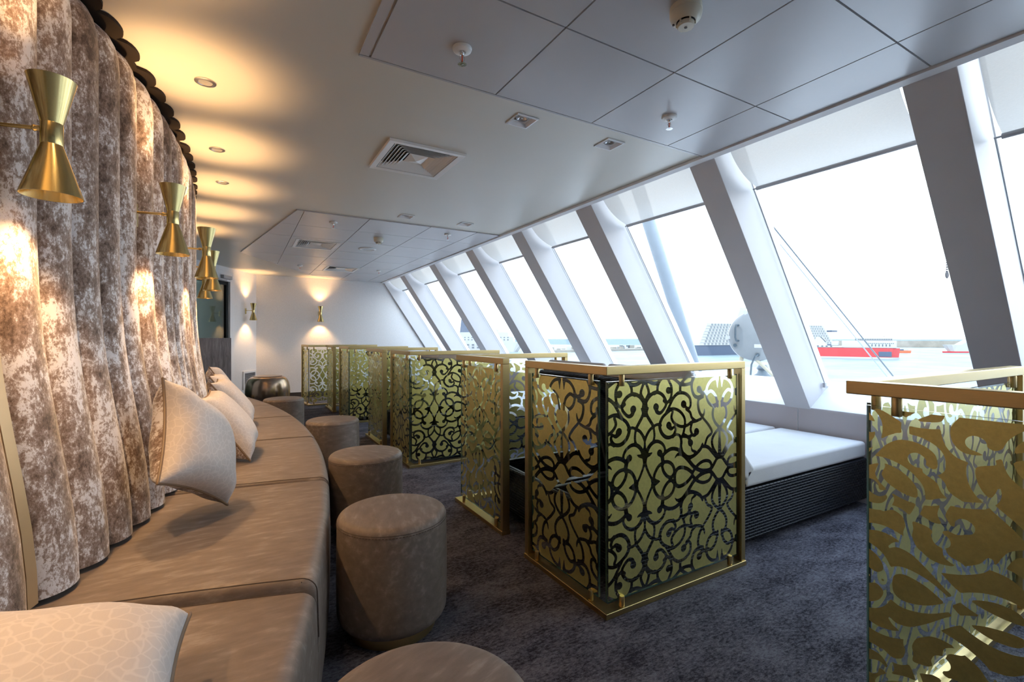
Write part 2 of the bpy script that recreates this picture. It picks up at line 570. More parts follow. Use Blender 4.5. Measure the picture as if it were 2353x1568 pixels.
# end wall (far) with its window-side slope, dark baseboard
we = MB()
we.prism([(0.27, 0.0), (SX + 0.3, 0.0), (GB[0] + 0.2, GB[1]), (colx(2.54) + 0.5, 2.60), (0.27, 2.60)], YE, YE + 0.12)
structure(we.build('wall_end', 'wallpaper'))
bb = MB(); bb.box(0.30, SX - 0.01, YE - 0.016, YE, 0.0, 0.105)
structure(bb.build('baseboard_end', 'darkbrown'))
# back wall behind the camera
wb = MB(); wb.prism([(-3.5, 0.0), (4.4, 0.0), (4.4, 2.60), (-3.5, 2.60)], YB - 0.12, YB)
structure(wb.build('wall_back', 'wallpaper'))
# far left wall closing the room
wl = MB(); wl.box(-3.5, -3.4, YB, 10.6, 0, 2.6)
structure(wl.build('wall_left', 'wallpaper'))

# angled wall with the door; local frame: +x along the wall from the corner, +y out of the room
AX, AY = 0.27, 9.85
du = Vector((-0.49, -0.872, 0)).normalized()
nin = Vector((0.872, -0.49, 0)).normalized()      # towards the room
TA = Matrix(((du.x, -nin.x, 0, AX), (du.y, -nin.y, 0, AY), (0, 0, 1, 0), (0, 0, 0, 1)))
D0, D1, DH = 0.88, 1.78, 2.08
wa = MB()
wa.box(0, D0, 0, 0.10, 0, 2.60, 0, TA); wa.box(D1, 3.6, 0, 0.10, 0, 2.60, 0, TA); wa.box(D0, D1, 0, 0.10, DH, 2.60, 0, TA)
structure(wa.build('wall_corner', 'wallpaper'))
df = MB()
for a, b, z0, z1 in ((D0 - 0.10, D0 + 0.0, 0, DH + 0.10), (D1, D1 + 0.10, 0, DH + 0.10), (D0, D1, DH, DH + 0.10)):
    df.box(a, b, -0.035, 0.06, z0, z1, 0, TA)
for a, b, z0, z1 in ((D0 - 0.155, D0 - 0.10, 0, DH + 0.155), (D1 + 0.10, D1 + 0.155, 0, DH + 0.155), (D0 - 0.10, D1 + 0.10, DH + 0.10, DH + 0.155)):
    df.box(a, b, -0.018, 0.02, z0, z1, 0, TA)
dr = structure(df.build('door_1', 'white', bevel=0.006, seg=2))
dl = MB()
for a, b, z0, z1 in ((D0 + 0.005, D0 + 0.05, 0.01, DH - 0.005), (D1 - 0.05, D1 - 0.005, 0.01, DH - 0.005), (D0 + 0.05, D1 - 0.05, DH - 0.055, DH - 0.005), (D0 + 0.05, D1 - 0.05, 0.01, 0.12)):
    dl.box(a, b, 0.0, 0.045, z0, z1, 0, TA)
dlo = dl.build('door_leaf', 'dark', dr)
dg = MB(); dg.box(D0 + 0.05, D1 - 0.05, 0.018, 0.026, 0.12, DH - 0.055, 0, TA)
dg.build('glass_panel', 'doorglass', dlo)
dc = MB(); dc.box(D0 + 0.02, D0 + 0.26, -0.085, -0.035, DH + 0.03, DH + 0.09, 0, TA)
dc.build('door_closer', 'greyplastic', dr, bevel=0.006)
dc = MB(); dc.box(D0 + 0.15, D0 + 0.75, -0.075, -0.06, DH - 0.0, DH + 0.025, 0, TA)
dc.build('closer_arm', 'greyplastic', dr)
co = MB(); co.box(-2.2, 3.6, 1.25, 1.30, 0, 2.4, 0, TA); co.box(-2.2, 3.6, 1.235, 1.25, 0.86, 0.90, 1, TA); co.box(-2.2, 3.6, 1.235, 1.25, 1.0, 1.03, 1, TA)
co.box(-2.2, 3.6, 0.10, 1.30, 2.36, 2.40, 0, TA); co.box(-2.2, 3.6, 0.10, 1.30, -0.05, -0.005, 1, TA); co.box(-2.25, -2.2, 0.10, 1.30, 0, 2.4, 0, TA); co.box(3.6, 3.65, 0.10, 1.30, 0, 2.4, 0, TA); co.box(-2.2, 0.02, 0.10, 0.14, 0, 2.4, 0, TA)
structure(co.build('wall_corridor', ['corridor', 'greyplastic']))
lc = bpy.data.lights.new('corridor_fill_light', 'POINT'); lc.energy = 9.0; lc.color = (1.0, 0.93, 0.82); lc.shadow_soft_size = 0.08  # unseen point light added to brighten the corridor behind the door glass
lo = bpy.data.objects.new('corridor_fill_light', lc); COL.objects.link(lo); lo.location = TA @ Vector((0.5, 0.7, 2.2))
# air grille low on the angled wall
gr = thing('wall_grille', 'white louvred air grille low on the angled wall beside the door', 'air grille', tuple(TA @ Vector((0.0, 0, 0))))
gm = MB(); TG = Matrix.Translation(-(TA @ Vector((0, 0, 0)))) @ TA
for a, b, z0, z1 in ((0.04, 0.075, 0.235, 0.56), (0.42, 0.455, 0.235, 0.56), (0.075, 0.42, 0.235, 0.27), (0.075, 0.42, 0.525, 0.56)):
    gm.box(a, b, -0.022, -0.001, z0, z1, 0, TG)
gm.build('frame', 'white', gr)
gm = MB()
for q in range(16):
    z = 0.275 + q * 0.0158
    T2 = TG @ Matrix.Translation((0, -0.010, z)) @ Matrix.Rotation(0.25, 4, 'X')
    gm.box(0.075, 0.42, -0.006, 0.006, -0.002, 0.002, 0, T2)
gm.build('louvres', 'greyplastic', gr)
gm = MB(); gm.box(0.07, 0.425, -0.003, -0.0005, 0.26, 0.53, 0, TG)
gm.build('backing', 'darkbrown', gr)
# low grey wood end screen in front of the door
ws = MB(); TW = Matrix.Translation((-0.10, 7.62, 0)) @ Matrix.Rotation(math.atan2(-0.12, -1), 4, 'Z')
ws.box(0, 0.62, -0.02, 0.02, 0, 1.15, 0, TW)
tag(ws.build('end_screen', 'wood', bevel=0.003, seg=2), 'half-height dark grey wood-grain panel at the far end of the banquette, before the door', 'wood panel')
# ================================================================ curved banquette
BC = (-9.04, 3.73)             # centre of the curve
def arc(R, y):
    """angle on the curve for a point whose y is given at radius R"""
    return math.asin((y - BC[1]) / R)
def P(R, th, z):
    return (BC[0] + R * math.cos(th), BC[1] + R * math.sin(th), z)

RCREST = 8.775
PROF = [(0.466, 0.097), (0.55, 0.094), (0.66, 0.084), (0.78, 0.067), (0.90, 0.048), (1.02, 0.030), (1.14, 0.016), (1.28, 0.006), (1.45, 0.0), (1.7, 0.0), (1.95, 0.0), (2.15, 0.0),
        (2.20, -0.004), (2.24, -0.013), (2.27, -0.028), (2.29, -0.048), (2.302, -0.075)]
def crest(z):
    for (z0, a), (z1, b) in zip(PROF, PROF[1:]):
        if z0 <= z <= z1:
            return RCREST + a + (b - a) * (z - z0) / (z1 - z0)
    return RCREST + PROF[-1][1]

STRIP_Y = [-0.07, 0.80, 1.655, 2.515, 3.375, 4.235, 5.095, 5.955, 6.815]
STRIP_T = [arc(RCREST, y) for y in STRIP_Y]
RBACK = 8.655
# curved backing wall behind the upholstery
bk = MB()
ths = [arc(RBACK, -1.70) + (arc(RBACK, 7.15) - arc(RBACK, -1.70)) * i / 60 for i in range(61)]
bk.grid([[P(RBACK, t, z) for z in (0.0, CZ)] for t in ths], 60, 1)
bk.grid([[P(RBACK - 0.1, t, z) for z in (0.0, CZ)] for t in ths], 60, 1)
structure(bk.build('wall_curve', 'darkbrown'))

SEC_NAMES = ['farther back than the first brass strip, beside the camera', 'left of the foreground brass strip, above the foreground cushion',
             'between the foreground brass strip and the second sconce', 'between the second and third sconces from the front',
             'between the third and fourth sconces from the front', 'between the fourth and fifth sconces from the front',
             'between the fifth and sixth sconces from the front', 'last one before the grey wood end panel']
NCH = 5
HALF = 0.0225 / RCREST
chan_proto = {}
for k in range(len(STRIP_T) - 1):
    sec = thing('channel_backrest', 'fluted crushed velvet backrest section %s' % SEC_NAMES[k], 'backrest', P(8.70, (STRIP_T[k] + STRIP_T[k + 1]) / 2, 0.0),
                0.0, 'fluted velvet backrest sections')
    off = Vector(sec.location)
    t0, t1 = STRIP_T[k] + HALF, STRIP_T[k + 1] - HALF
    for c in range(NCH):
        a, b = t0 + (t1 - t0) * c / NCH, t0 + (t1 - t0) * (c + 1) / NCH
        mb = MB()
        nu = 14
        rows = []
        zs = []
        for (z0, _), (z1, _) in zip(PROF, PROF[1:]):
            zs += [z0, (z0 + z1) / 2]
        zs.append(PROF[-1][0])
        for i in range(nu + 1):
            f = -1 + 2 * i / nu
            f = math.sin(f * PI / 2)
            th = (a + b) / 2 + f * (b - a) / 2 * 0.992
            prof = (1 - abs(f) ** 2.1) ** 0.56
            row = []
            for z in zs:
                R = max(crest(z) - 0.064 * (1 - prof), RBACK + 0.014)
                row.append(tuple(Vector(P(R, th, z)) - off))
            row.append(tuple(Vector(P(RBACK + 0.012, th, zs[-1] + 0.001)) - off))
            rows.append(row)
        nv = len(zs)
        mb.grid(rows, nu, nv)
        # back and underside
        back = [[tuple(Vector(P(RBACK + 0.012, (a + b) / 2 + math.sin((-1 + 2 * i / nu) * PI / 2) * (b - a) / 2 * 0.992, z)) - off) for z in (zs[0], zs[-1] + 0.001)] for i in range(nu + 1)]
        mb.grid(back, nu, 1)
        mb.grid([[rows[i][0], back[i][0]] for i in range(nu + 1)], nu, 1, 1)
        mb.build('channel', ['velvet', 'dark'], sec)

STRIP_NAMES = ['', 'behind the camera end of the banquette', 'carrying the large foreground sconce', 'carrying the second sconce from the front', 'carrying the third sconce from the front',
               'carrying the fourth sconce from the front', 'carrying the fifth sconce from the front', 'carrying the sixth sconce from the front', 'at the far end of the velvet backrest']
for k, t in enumerate(STRIP_T):
    if k == 0:
        continue
    mb = MB()
    off = Vector(P(8.72, t, 0.45))
    zs = [z for z, _ in PROF]
    for s0, s1, w in ((-0.034, -0.044, 0.019),):
        fr, bkk = [], []
        for sg in (-1, 1):
            th = t + sg * w / RCREST
            fr.append([tuple(Vector(P(min(crest(z), RCREST + 0.2) + s0, th, z)) - off) for z in zs[:-2]])
            bkk.append([tuple(Vector(P(crest(z) + s1, th, z)) - off) for z in zs[:-2]])
        nv = len(zs) - 3
        mb.grid(fr, 1, nv); mb.grid(bkk, 1, nv)
        mb.grid([fr[0], bkk[0]], 1, nv); mb.grid([fr[1], bkk[1]], 1, nv)
        mb.grid([[fr[0][0], fr[1][0]], [bkk[0][0], bkk[1][0]]], 1, 1); mb.grid([[fr[0][-1], fr[1][-1]], [bkk[0][-1], bkk[1][-1]]], 1, 1)
    o = mb.build('brass_strip', 'brassstrip', loc=off)
    tag(o, 'slim vertical brass strip between velvet channels, %s' % STRIP_NAMES[k], 'trim strip', 'brass strips of the backrest')

# dark scalloped cap under the ceiling, following the channels
cap = MB()
pts = []
for k in range(len(STRIP_T) - 1):
    t0, t1 = STRIP_T[k] + HALF, STRIP_T[k + 1] - HALF
    for c in range(NCH):
        a, b = t0 + (t1 - t0) * c / NCH, t0 + (t1 - t0) * (c + 1) / NCH
        for i in range(9):
            f = -1 + 2 * i / 8
            pts.append(((a + b) / 2 + f * (b - a) / 2 * 0.99, RCREST + 0.008 - 0.042 * (1 - (1 - abs(f) ** 2.4) ** 0.6)))
g0 = [[P(R, th, z) for z in (CZ - 0.014, CZ - 0.001)] for th, R in pts]
g1 = [[P(RBACK, th, z) for z in (CZ - 0.014, CZ - 0.001)] for th, R in pts]
n = len(pts) - 1
cap.grid(g0, n, 1, smooth=False); cap.grid(g1, n, 1, smooth=False)
cap.grid([[g0[i][0], g1[i][0]] for i in range(n + 1)], n, 1, smooth=False)
cap.grid([[g0[i][1], g1[i][1]] for i in range(n + 1)], n, 1, smooth=False)
structure(cap.build('trim_3', 'capdark'))

# ---------------------------------------------------------------- seat modules
SEAT_Y = [-0.62, 0.43, 1.48, 2.49, 3.56, 4.58, 5.46, 6.13, 6.85]
SEAT_H = [0.42, 0.425, 0.425, 0.448, 0.452, 0.454, 0.454, 0.454]
SEAT_H = [0.415, 0.418, 0.447, 0.456, 0.458, 0.458, 0.458, 0.458]
SEAT_NAMES = ['behind the foreground cushion, out of the picture', 'nearest the camera, lower than the next, under the foreground cushion',
              'second from the camera, in front of the first propped cushion', 'third from the camera, under the first two leaning cushions',
              'fourth from the camera, beside the second stool to the rear', 'fifth from the camera, where the curve turns away', 'second from the far end of the curve', 'at the far end of the curve, before the bronze drum table']
RS0, RS1 = 8.70, 9.51
for k in range(len(SEAT_Y) - 1):
    t0, t1 = arc(9.48, SEAT_Y[k]), arc(9.48, SEAT_Y[k + 1])
    h = SEAT_H[k]
    g = 0.0022 / 9.5
    t0 += g; t1 -= g
    off = Vector(P(9.1, (t0 + t1) / 2, 0))
    st = thing('banquette_seat', 'brown leather banquette seat %s' % SEAT_NAMES[k], 'bench seat', off, 0, 'leather seats of the curved banquette')
    mb = MB()
    nu = 16
    e = 0.045
    # cross section (r, z): rounded front top edge
    sec = [(RS0, 0.0), (RS0, h)]
    sec += [(RS0 + 0.15, h + 0.003), (RS0 + 0.42, h + 0.006), (RS1 - e - 0.1, h + 0.003)]
    for q in range(7):
        a = PI / 2 * (1 - q / 6)
        sec.append((RS1 - e + e * math.cos(a), h - e + e * math.sin(a)))
    sec += [(RS1 + 0.004, h - 0.18), (RS1, 0.06), (RS1 - 0.03, 0.0)]
    def edge_drop(f, tl):
        # roll the side edges down over 18 mm
        d = min(f, 1 - f) * tl
        r = 0.020
        return 0 if d >= r else r - math.sqrt(max(0, r * r - (r - d) ** 2))
    tl = (t1 - t0) * 9.3
    fs = [0, 0.0035, 0.008, 0.014, 0.022, 0.05] + [0.1 + 0.8 * i / 8 for i in range(9)] + [0.95, 0.978, 0.986, 0.992, 0.9965, 1]
    rows = []
    for f in fs:
        th = t0 + (t1 - t0) * f
        dr = edge_drop(f, tl)
        rows.append([tuple(Vector(P(r - (dr if r > RS1 - e * 0.9 else 0), th, z - (dr if z > 0.3 else 0))) - off) for r, z in sec])
    nu, nv = len(fs) - 1, len(sec) - 1
    mb.grid(rows, nu, nv)
    mb.add(rows[0], [tuple(range(nv + 1))]); mb.add(rows[-1], [tuple(range(nv + 1))])
    mb.grid([[rows[i][0], rows[i][-1]] for i in range(nu + 1)], nu, 1)
    up_ = mb.build('upholstery', 'leather', st)
    for f in (0.010, 0.990):
        th = t0 + (t1 - t0) * f
        dr = edge_drop(f, tl)
        pts = [tuple(Vector(P(r + (0.0008 if r > RS1 - 0.01 else 0) - (dr if r > RS1 - e * 0.9 else 0), th, z + 0.0005 - dr)) - off) for r, z in sec[1:-2]]
        mm = MB(); mm.tube(pts, 0.0016, 5)
        mm.build('seam', 'stitch', up_)

# ---------------------------------------------------------------- stools
def make_stool():
    t = thing('round_stool', '', 'stool')
    mb = MB()
    R = 0.213
    pr = [(0.0, 0.042), (R - 0.05, 0.042)]
    for q in range(6):
        a = -PI / 2 + PI / 2 * q / 5
        pr.append((R - 0.045 + 0.045 * math.cos(a), 0.087 + 0.045 * math.sin(a)))
    pr += [(R + 0.002, 0.2), (R + 0.002, 0.3), (R, 0.40)]
    for q in range(7):
        a = PI / 2 * q / 6
        pr.append((R - 0.028 + 0.028 * math.cos(a), 0.432 + 0.028 * math.sin(a)))
    pr += [(R - 0.09, 0.4635), (0.0, 0.466)]
    mb.lathe(pr, 64)
    up_ = mb.build('upholstery', 'leather', t)
    mb = MB()
    mb.tube([((R - 0.001) * math.cos(2 * PI * i / 72), (R - 0.001) * math.sin(2 * PI * i / 72), 0.4365) for i in range(72)], 0.0014, 5, closed=True)
    for i in range(110):
        a = 2 * PI * i / 110
        Tm = Matrix.Rotation(a, 4, 'Z') @ Matrix.Translation((R + 0.0003, 0, 0.4285))
        mb.box(-0.0012, 0.0012, -0.0036, 0.0036, -0.0009, 0.0009, 0, Tm)
    mb.build('seam', 'stitch', up_)
    mb = MB(); mb.lathe([(0.0, 0.0), (0.168, 0.0), (0.168, 0.044), (0.0, 0.044)], 48)
    mb.build('plinth_ring', 'brass', t)
    return t
STOOLS = [(0.295, 0.835, 0.4, 'brown leather round stool nearest the camera, cut off by the lower edge'),
          (0.535, 1.871, 1.3, 'brown leather round stool standing whole beside the second seat, brass ring at its foot'),
          (0.662, 2.888, 2.1, 'brown leather round stool beside the third seat, half hidden by the stool before it'),
          (0.688, 4.215, 0.2, 'brown leather round stool beside the fifth seat, in front of the green-gold screens'),
          (0.44, 5.954, 4.0, 'brown leather round stool in front of the bronze drum table')]
s0 = make_stool()
for i, (x, y, a, lab) in enumerate(STOOLS):
    o = s0 if i == 0 else dup(s0)
    o.location = (x, y, 0); o.rotation_euler = (0, 0, a); o['label'] = lab; o['group'] = 'round leather stools'

# bronze drum table
dt = thing('drum_table', 'shiny dark bronze rounded drum table behind the farthest stool', 'table', (0.40, 8.58, 0))
mb = MB()
pr = [(0.0, 0.0), (0.22, 0.0)]
for q in range(1, 17):
    a = -PI / 2 + PI * q / 17
    pr.append((0.215 + 0.115 * math.cos(a) ** 0.8, 0.27 + 0.25 * math.sin(a)))
pr += [(0.215, 0.525), (0.20, 0.53), (0.0, 0.53)]
mb.lathe(pr, 64)
mb.build('drum_body', 'bronze', dt)
mb = MB(); mb.lathe([(0.205, 0.529), (0.212, 0.533), (0.0, 0.535)], 48)
mb.build('table_top', 'bronze', dt)
# small brass piece beside it
sp = thing('brass_stand', 'small brass stand with a dark stem on the floor left of the bronze drum table', 'stand', (-0.02, 8.30, 0))
mb = MB(); mb.lathe([(0, 0), (0.06, 0), (0.06, 0.02), (0.02, 0.03), (0.018, 0.19), (0.0, 0.19)], 20); mb.build('stem', 'darkbrown', sp)
mb = MB(); mb.lathe([(0, 0.19), (0.05, 0.19), (0.053, 0.215), (0.04, 0.225), (0, 0.225)], 20); mb.build('cap', 'brass', sp)

# ---------------------------------------------------------------- sconces
def lathe_shade(zr, zn, rr, rn, name, par):
    mb = MB()
    th = 0.0025
    mb.lathe([(rn, zn), (rr, zr), (rr - th, zr), (rn - th, zn)], 40, cap=False)
    mb.lathe([(rn - th, zn), (rn, zn)], 40, cap=False)
    return mb.build(name, 'lampbrass', par)
def lamp(name, loc, par, power, up, size, blend):
    l = bpy.data.lights.new(name, 'SPOT')
    l.energy = power; l.color = (1.0, 0.58, 0.25); l.shadow_soft_size = 0.020
    l.spot_size = math.radians(size); l.spot_blend = blend
    o = bpy.data.objects.new(name, l); COL.objects.link(o)
    o.parent = par; o.location = loc
    if up:
        o.rotation_euler = (PI, 0.22, 0)
    return o
SC_UP, SC_DN = 17.0, 12.5
BX = 0.135
def make_sconce():
    """root at the wall, body hangs BX out along +x; z = 0 at the waist"""
    t = thing('wall_sconce', '', 'wall lamp')
    mb = MB(); mb.box(0.0, 0.008, -0.0165, 0.0165, -0.05, 0.05); mb.build('wall_plate', 'lampbrass', t, bevel=0.002, seg=2)
    mb = MB(); mb.tube([(0.006, 0, 0.012), (BX - 0.022, 0, 0.012)], 0.005, 12)
    mb.build('arm', 'lampbrass', t)
    mb = MB(); mb.tube([(BX - 0.040, 0, 0.012), (BX - 0.037, 0, 0.012), (BX - 0.034, 0, 0.012), (BX - 0.030, 0, 0.012), (BX - 0.02, 0, 0.012)], [0.006, 0.0085, 0.0085, 0.0065, 0.0085], 14)
    mb.build('knuckle', 'lampbrass', t)
    mb = MB(); mb.lathe([(0.0, -0.029), (0.0222, -0.029), (0.0228, -0.027), (0.0228, 0.025), (0.0222, 0.027), (0.0, 0.027)], 40, c=(BX, 0, 0))
    mb.build('collar', 'lampbrass', t)
    u = lathe_shade(0.140, 0.026, 0.049, 0.0222, 'upper_shade', t); u.location = (BX, 0, 0)
    d = lathe_shade(-0.160, -0.028, 0.0625, 0.0222, 'lower_shade', t); d.location = (BX, 0, 0)
    for z, r, sh in ((0.060, 0.011, u), (-0.076, 0.012, d)):
        mb = MB(); mb.lathe([(0, -r)] + [(r * math.cos(a), r * math.sin(a)) for a in [-PI / 2 + PI * q / 8 for q in range(1, 8)]] + [(0, r)], 14, c=(0, 0, z))
        mb.build('bulb', 'bulb', sh)
    lamp('lamp_light', (BX, 0, 0.078), t, SC_UP, True, 100, 0.9)
    lamp('lamp_light', (BX, 0, -0.096), t, SC_DN, False, 112, 0.75)
    return t
sc0 = make_sconce()
SCN = [None, None, 'large foreground brass sconce on the velvet wall', 'second brass sconce from the front on the velvet wall', 'third brass sconce from the front on the velvet wall',
       'fourth brass sconce from the front, partly behind the third', 'fifth brass sconce from the front, only its lower cone showing', 'sixth and farthest brass sconce on the velvet wall, just a sliver showing']
first = True
for k in range(1, 8):
    t = STRIP_T[k]
    o = sc0 if first else dup(sc0)
    first = False
    o.location = P(RCREST - 0.034, t, 1.673)
    o.rotation_euler = (0, 0, t)
    o['label'] = SCN[k] or 'brass double-cone sconce on the velvet wall nearest the camera, out of the picture'
    o['group'] = 'brass double-cone sconces on the velvet wall'
e = dup(sc0, (1.362, YE - 0.002, 1.625), -PI / 2, 'brass double-cone sconce alone in the middle of the white end wall', 'brass sconces at the far end')
q = TA @ Vector((0.36, -0.002, 1.625))
e = dup(sc0, tuple(q), math.atan2(nin.y, nin.x), 'brass double-cone sconce on the angled wall beside the door', 'brass sconces at the far end')

for o in bpy.data.objects:     # the two lamps on the plain walls shine straight up
    if o.name.startswith('lamp_light') and o.parent and o.parent.get('group') == 'brass sconces at the far end' and abs(o.rotation_euler.x) > 1:
        o.rotation_euler = (PI, 0, 0)
# ---------------------------------------------------------------- cushions
def make_cushion(name, label, size, thick, M4, pinch=0.20, seed=0, group='scatter cushions on the banquette', sag=0.0, droop=0.0):
    rnd = random.Random(seed)
    t = thing(name, label, 'cushion', group=group)
    t.matrix_world = M4
    n = 28
    h = size / 2
    def surf(sgn):
        rows = []
        for i in range(n + 1):
            r = []
            for j in range(n + 1):
                u = math.sin((-1 + 2 * i / n) * PI / 2 * 0.98) / math.sin(PI / 2 * 0.98)
                v = math.sin((-1 + 2 * j / n) * PI / 2 * 0.98) / math.sin(PI / 2 * 0.98)
                x = u * h * (1 - pinch * (1 - v * v) * u * u * 0.55)
                y = v * h * (1 - pinch * (1 - u * u) * v * v * 0.55)
                fz = ((1 - u ** 4) * (1 - v ** 4)) ** 0.55
                cr = 0.006 * math.sin(9 * u * v + seed) * (u * u + v * v) * fz
                z = sgn * (thick / 2 * fz + cr)
                y2 = y - sag * (1 - u * u) * (v + 1) * 0.5 * 0.0
                wd = ((1 + u) / 2 * (1 + v) / 2) ** 2 * droop      # slumped far top corner
                x -= wd; y2 -= wd
                r.append((x, y2, z - sag * (u * u + v * v) * 0.25))
            rows.append(r)
        return rows
    f, b = surf(1), surf(-1)
    mb = MB(); mb.grid(f, n, n); mb.build('front_cover', 'jacquard', t)
    mb = MB(); mb.grid(b, n, n); mb.build('velvet_back', 'velvet', t)
    ring = [f[i][0] for i in range(n)] + [f[n][j] for j in range(n)] + [f[n - i][n] for i in range(n)] + [f[0][n - j] for j in range(n)]
    mb = MB(); mb.tube(ring, 0.0055, 8, closed=True); mb.build('piping', 'piping', t)
    return t
def frame(c, nrm, up):
    nrm = Vector(nrm).normalized(); up = Vector(up)
    y = (up - nrm * up.dot(nrm)).normalized(); x = y.cross(nrm)
    return Matrix(((x.x, y.x, nrm.x, c[0]), (x.y, y.y, nrm.y, c[1]), (x.z, y.z, nrm.z, c[2]), (0, 0, 0, 1)))
CUSH = [((-0.300, 1.03, 0.560), (0.17, -0.12, 0.97), (0.0, 1.0, 0.0), 0.45, 0.18, 'pale patterned cushion lying in the foreground at the lower left corner'),
        ((-0.145, 2.205, 0.733), (0.88, -0.38, 0.29), (-0.03, 0.56, 0.82), 0.405, 0.19, 'pale patterned cushion propped on one corner, its brown piped edge towards the camera'),
        ((-0.055, 3.16, 0.662), (0.80, -0.11, 0.58), (-0.57, 0.0, 0.82), 0.43, 0.17, 'pale patterned cushion leaning just behind the one propped on its corner'),
        ((-0.045, 4.21, 0.656), (0.80, -0.06, 0.58), (-0.57, 0.0, 0.82), 0.43, 0.17, 'pale patterned cushion third in the leaning row'),
        ((-0.095, 4.85, 0.655), (0.82, -0.02, 0.55), (-0.57, 0.0, 0.82), 0.43, 0.17, 'pale patterned cushion fourth in the leaning row, rounded top showing behind the third'),
        ((-0.165, 5.80, 0.665), (0.82, 0.10, 0.52), (-0.57, 0.0, 0.82), 0.43, 0.17, 'pale cushion farthest along the banquette, only a rounded corner showing')]
for i, (c, nr, up, s, th, lab) in enumerate(CUSH):
    make_cushion('scatter_cushion', lab, s, th, frame(c, nr, up), seed=i, droop=0.06 if i == 1 else 0.02)
STROKES = [
    [(1,148,14),(1,128,19),(2,102,12)],
    [(8,125,14),(30,128,9),(45,134,3)],
    [(2,106,8),(10,74,8),(30,37,8),(54,4,8)],
    [(1,143,12),(0,170,8),(0,194,7)],
    [(11,137,12),(25,160,12),(49,177,11),(78,180,10),(108,166,9),(125,142,8),(121,118,8),(107,109,9),(92,122,12)],
    [(91,127,19),(93,126,19)],
    [(49,177,8),(57,194,8),(59,215,8),(53,247,8)],
    [(0,192,9),(11,213,9),(30,235,9),(54,248,9)],
    [(54,248,9),(35,272,10),(16,297,10),(6,318,11),(-2,329,14)],
    [(-3,348,16),(-3,322,20),(-2,302,10)],
    [(6,320,9),(16,326,7),(22,334,3)],
    [(54,248,8),(76,255,8),(100,249,8)],
    [(173,316,7),(138,301,9),(108,281,10),(92,249,11),(105,214,11),(138,191,11),(176,194,10),(195,219,9),(187,237,6)],
    [(150,245,20),(152,243,20)],
    [(150,241,16),(168,228,11),(186,235,6)],
    [(-3,346,14),(12,369,13),(35,388,11),(68,399,10),(103,389,10),(127,365,10),(133,340,9),(115,317,9),(95,305,10),(76,311,12),(69,327,14)],
    [(68,334,20),(70,333,20)],
    [(-4,353,9),(11,377,9),(24,400,9),(13,431,9),(-4,456,9)],
    [(-3,459,11),(20,451,11),(49,440,11),(76,440,11),(103,455,8)],
    [(90,445,9),(79,423,9),(76,402,9),(59,393,9)],
    [(80,419,6),(90,445,8),(115,462,9),(143,456,8),(170,458,9),(199,445,10),(225,428,10)],
    [(150,447,9),(167,420,9),(169,390,9),(160,363,9),(138,348,9),(118,358,9)],
    [(147,403,19),(150,402,19)],
    [(150,398,14),(163,406,10),(165,420,6)],
    [(281,463,10),(247,442,10),(227,422,10),(225,392,10),(209,386,10)],
    [(225,426,10),(262,423,10),(301,430,10),(313,455,10)],
    [(328,461,8),(306,426,10),(310,389,10),(332,363,11),(366,361,11),(397,378,10),(414,393,9)],
    [(357,396,21),(360,395,21)],
    [(363,388,14),(381,379,10),(397,380,7)],
    [(492,447,10),(447,435,10),(417,406,10),(410,371,10),(422,335,10),(451,313,10),(483,317,10),(495,328,10)],
    [(414,373,10),(445,383,10),(476,361,10),(488,334,10),(494,307,10)],
    [(491,444,16),(492,421,8),(493,396,2)],
    [(494,315,10),(466,301,10),(457,265,10),(475,229,10),(510,199,10)],
    [(509,199,10),(473,175,10),(452,145,10),(458,110,10),(486,73,10),(504,54,10)],
    [(508,199,7),(504,132,7),(504,56,10)],
    [(377,122,9),(419,115,11),(458,84,12),(489,54,11)],
    [(376,271,5),(389,255,8),(428,219,9),(451,183,9),(417,160,9),(397,121,9)],
    [(133,303,8),(158,336,9),(181,367,10),(214,386,10),(257,383,10),(291,360,10),(297,325,9),(283,311,8),(262,320,8)],
    [(248,334,21),(251,332,21)],
    [(388,357,6),(353,345,9),(352,310,10),(367,278,10),(385,269,9),(395,285,7),(397,301,3)],
    [(143,315,9),(183,317,9),(225,301,9),(254,270,9),(258,236,9),(247,199,9),(235,179,9)],
    [(176,303,9),(168,277,9),(188,251,9),(230,232,9),(273,233,9),(302,245,9),(335,247,9),(371,255,9)],
    [(268,309,9),(294,291,9),(306,266,9),(335,247,9)],
    [(308,244,9),(297,212,9),(306,185,9),(278,180,9),(242,186,9)],
    [(338,198,20),(341,196,20)],
    [(338,192,15),(324,182,11),(305,186,8)],
    [(178,184,3),(200,198,7),(225,187,9),(234,161,10),(231,137,11),(245,106,11),(278,85,11),(319,86,11),(366,110,11),(382,134,8)],
    [(296,149,20),(298,148,20)],
    [(289,154,14),(288,170,11),(254,190,9),(235,179,8)],
    [(302,132,3),(308,113,7),(330,103,9)],
    [(191,92,3),(209,105,8),(242,101,12),(278,73,12),(321,34,12),(366,11,12),(419,3,12),(451,12,11),(486,47,9)],
    [(115,77,11),(108,106,11),(133,126,11),(170,136,11),(209,128,11),(243,107,11),(283,81,11),(316,85,11)],
    [(110,83,10),(148,79,10),(176,60,10),(187,29,10),(168,8,10),(143,14,10),(118,39,10),(108,69,10),(114,98,10)],
    [(54,5,10),(60,36,10),(84,67,10),(115,80,10)],
    [(49,9,14),(68,7,9),(95,0,2)],
    [(310,7,11),(268,33,11),(222,43,11),(195,28,11),(189,-1,11)],
    [(308,4,10),(343,35,10),(388,51,10),(429,46,10),(447,26,10),(442,4,10)],
    [(504,56,9),(476,40,9),(451,10,9)],
]
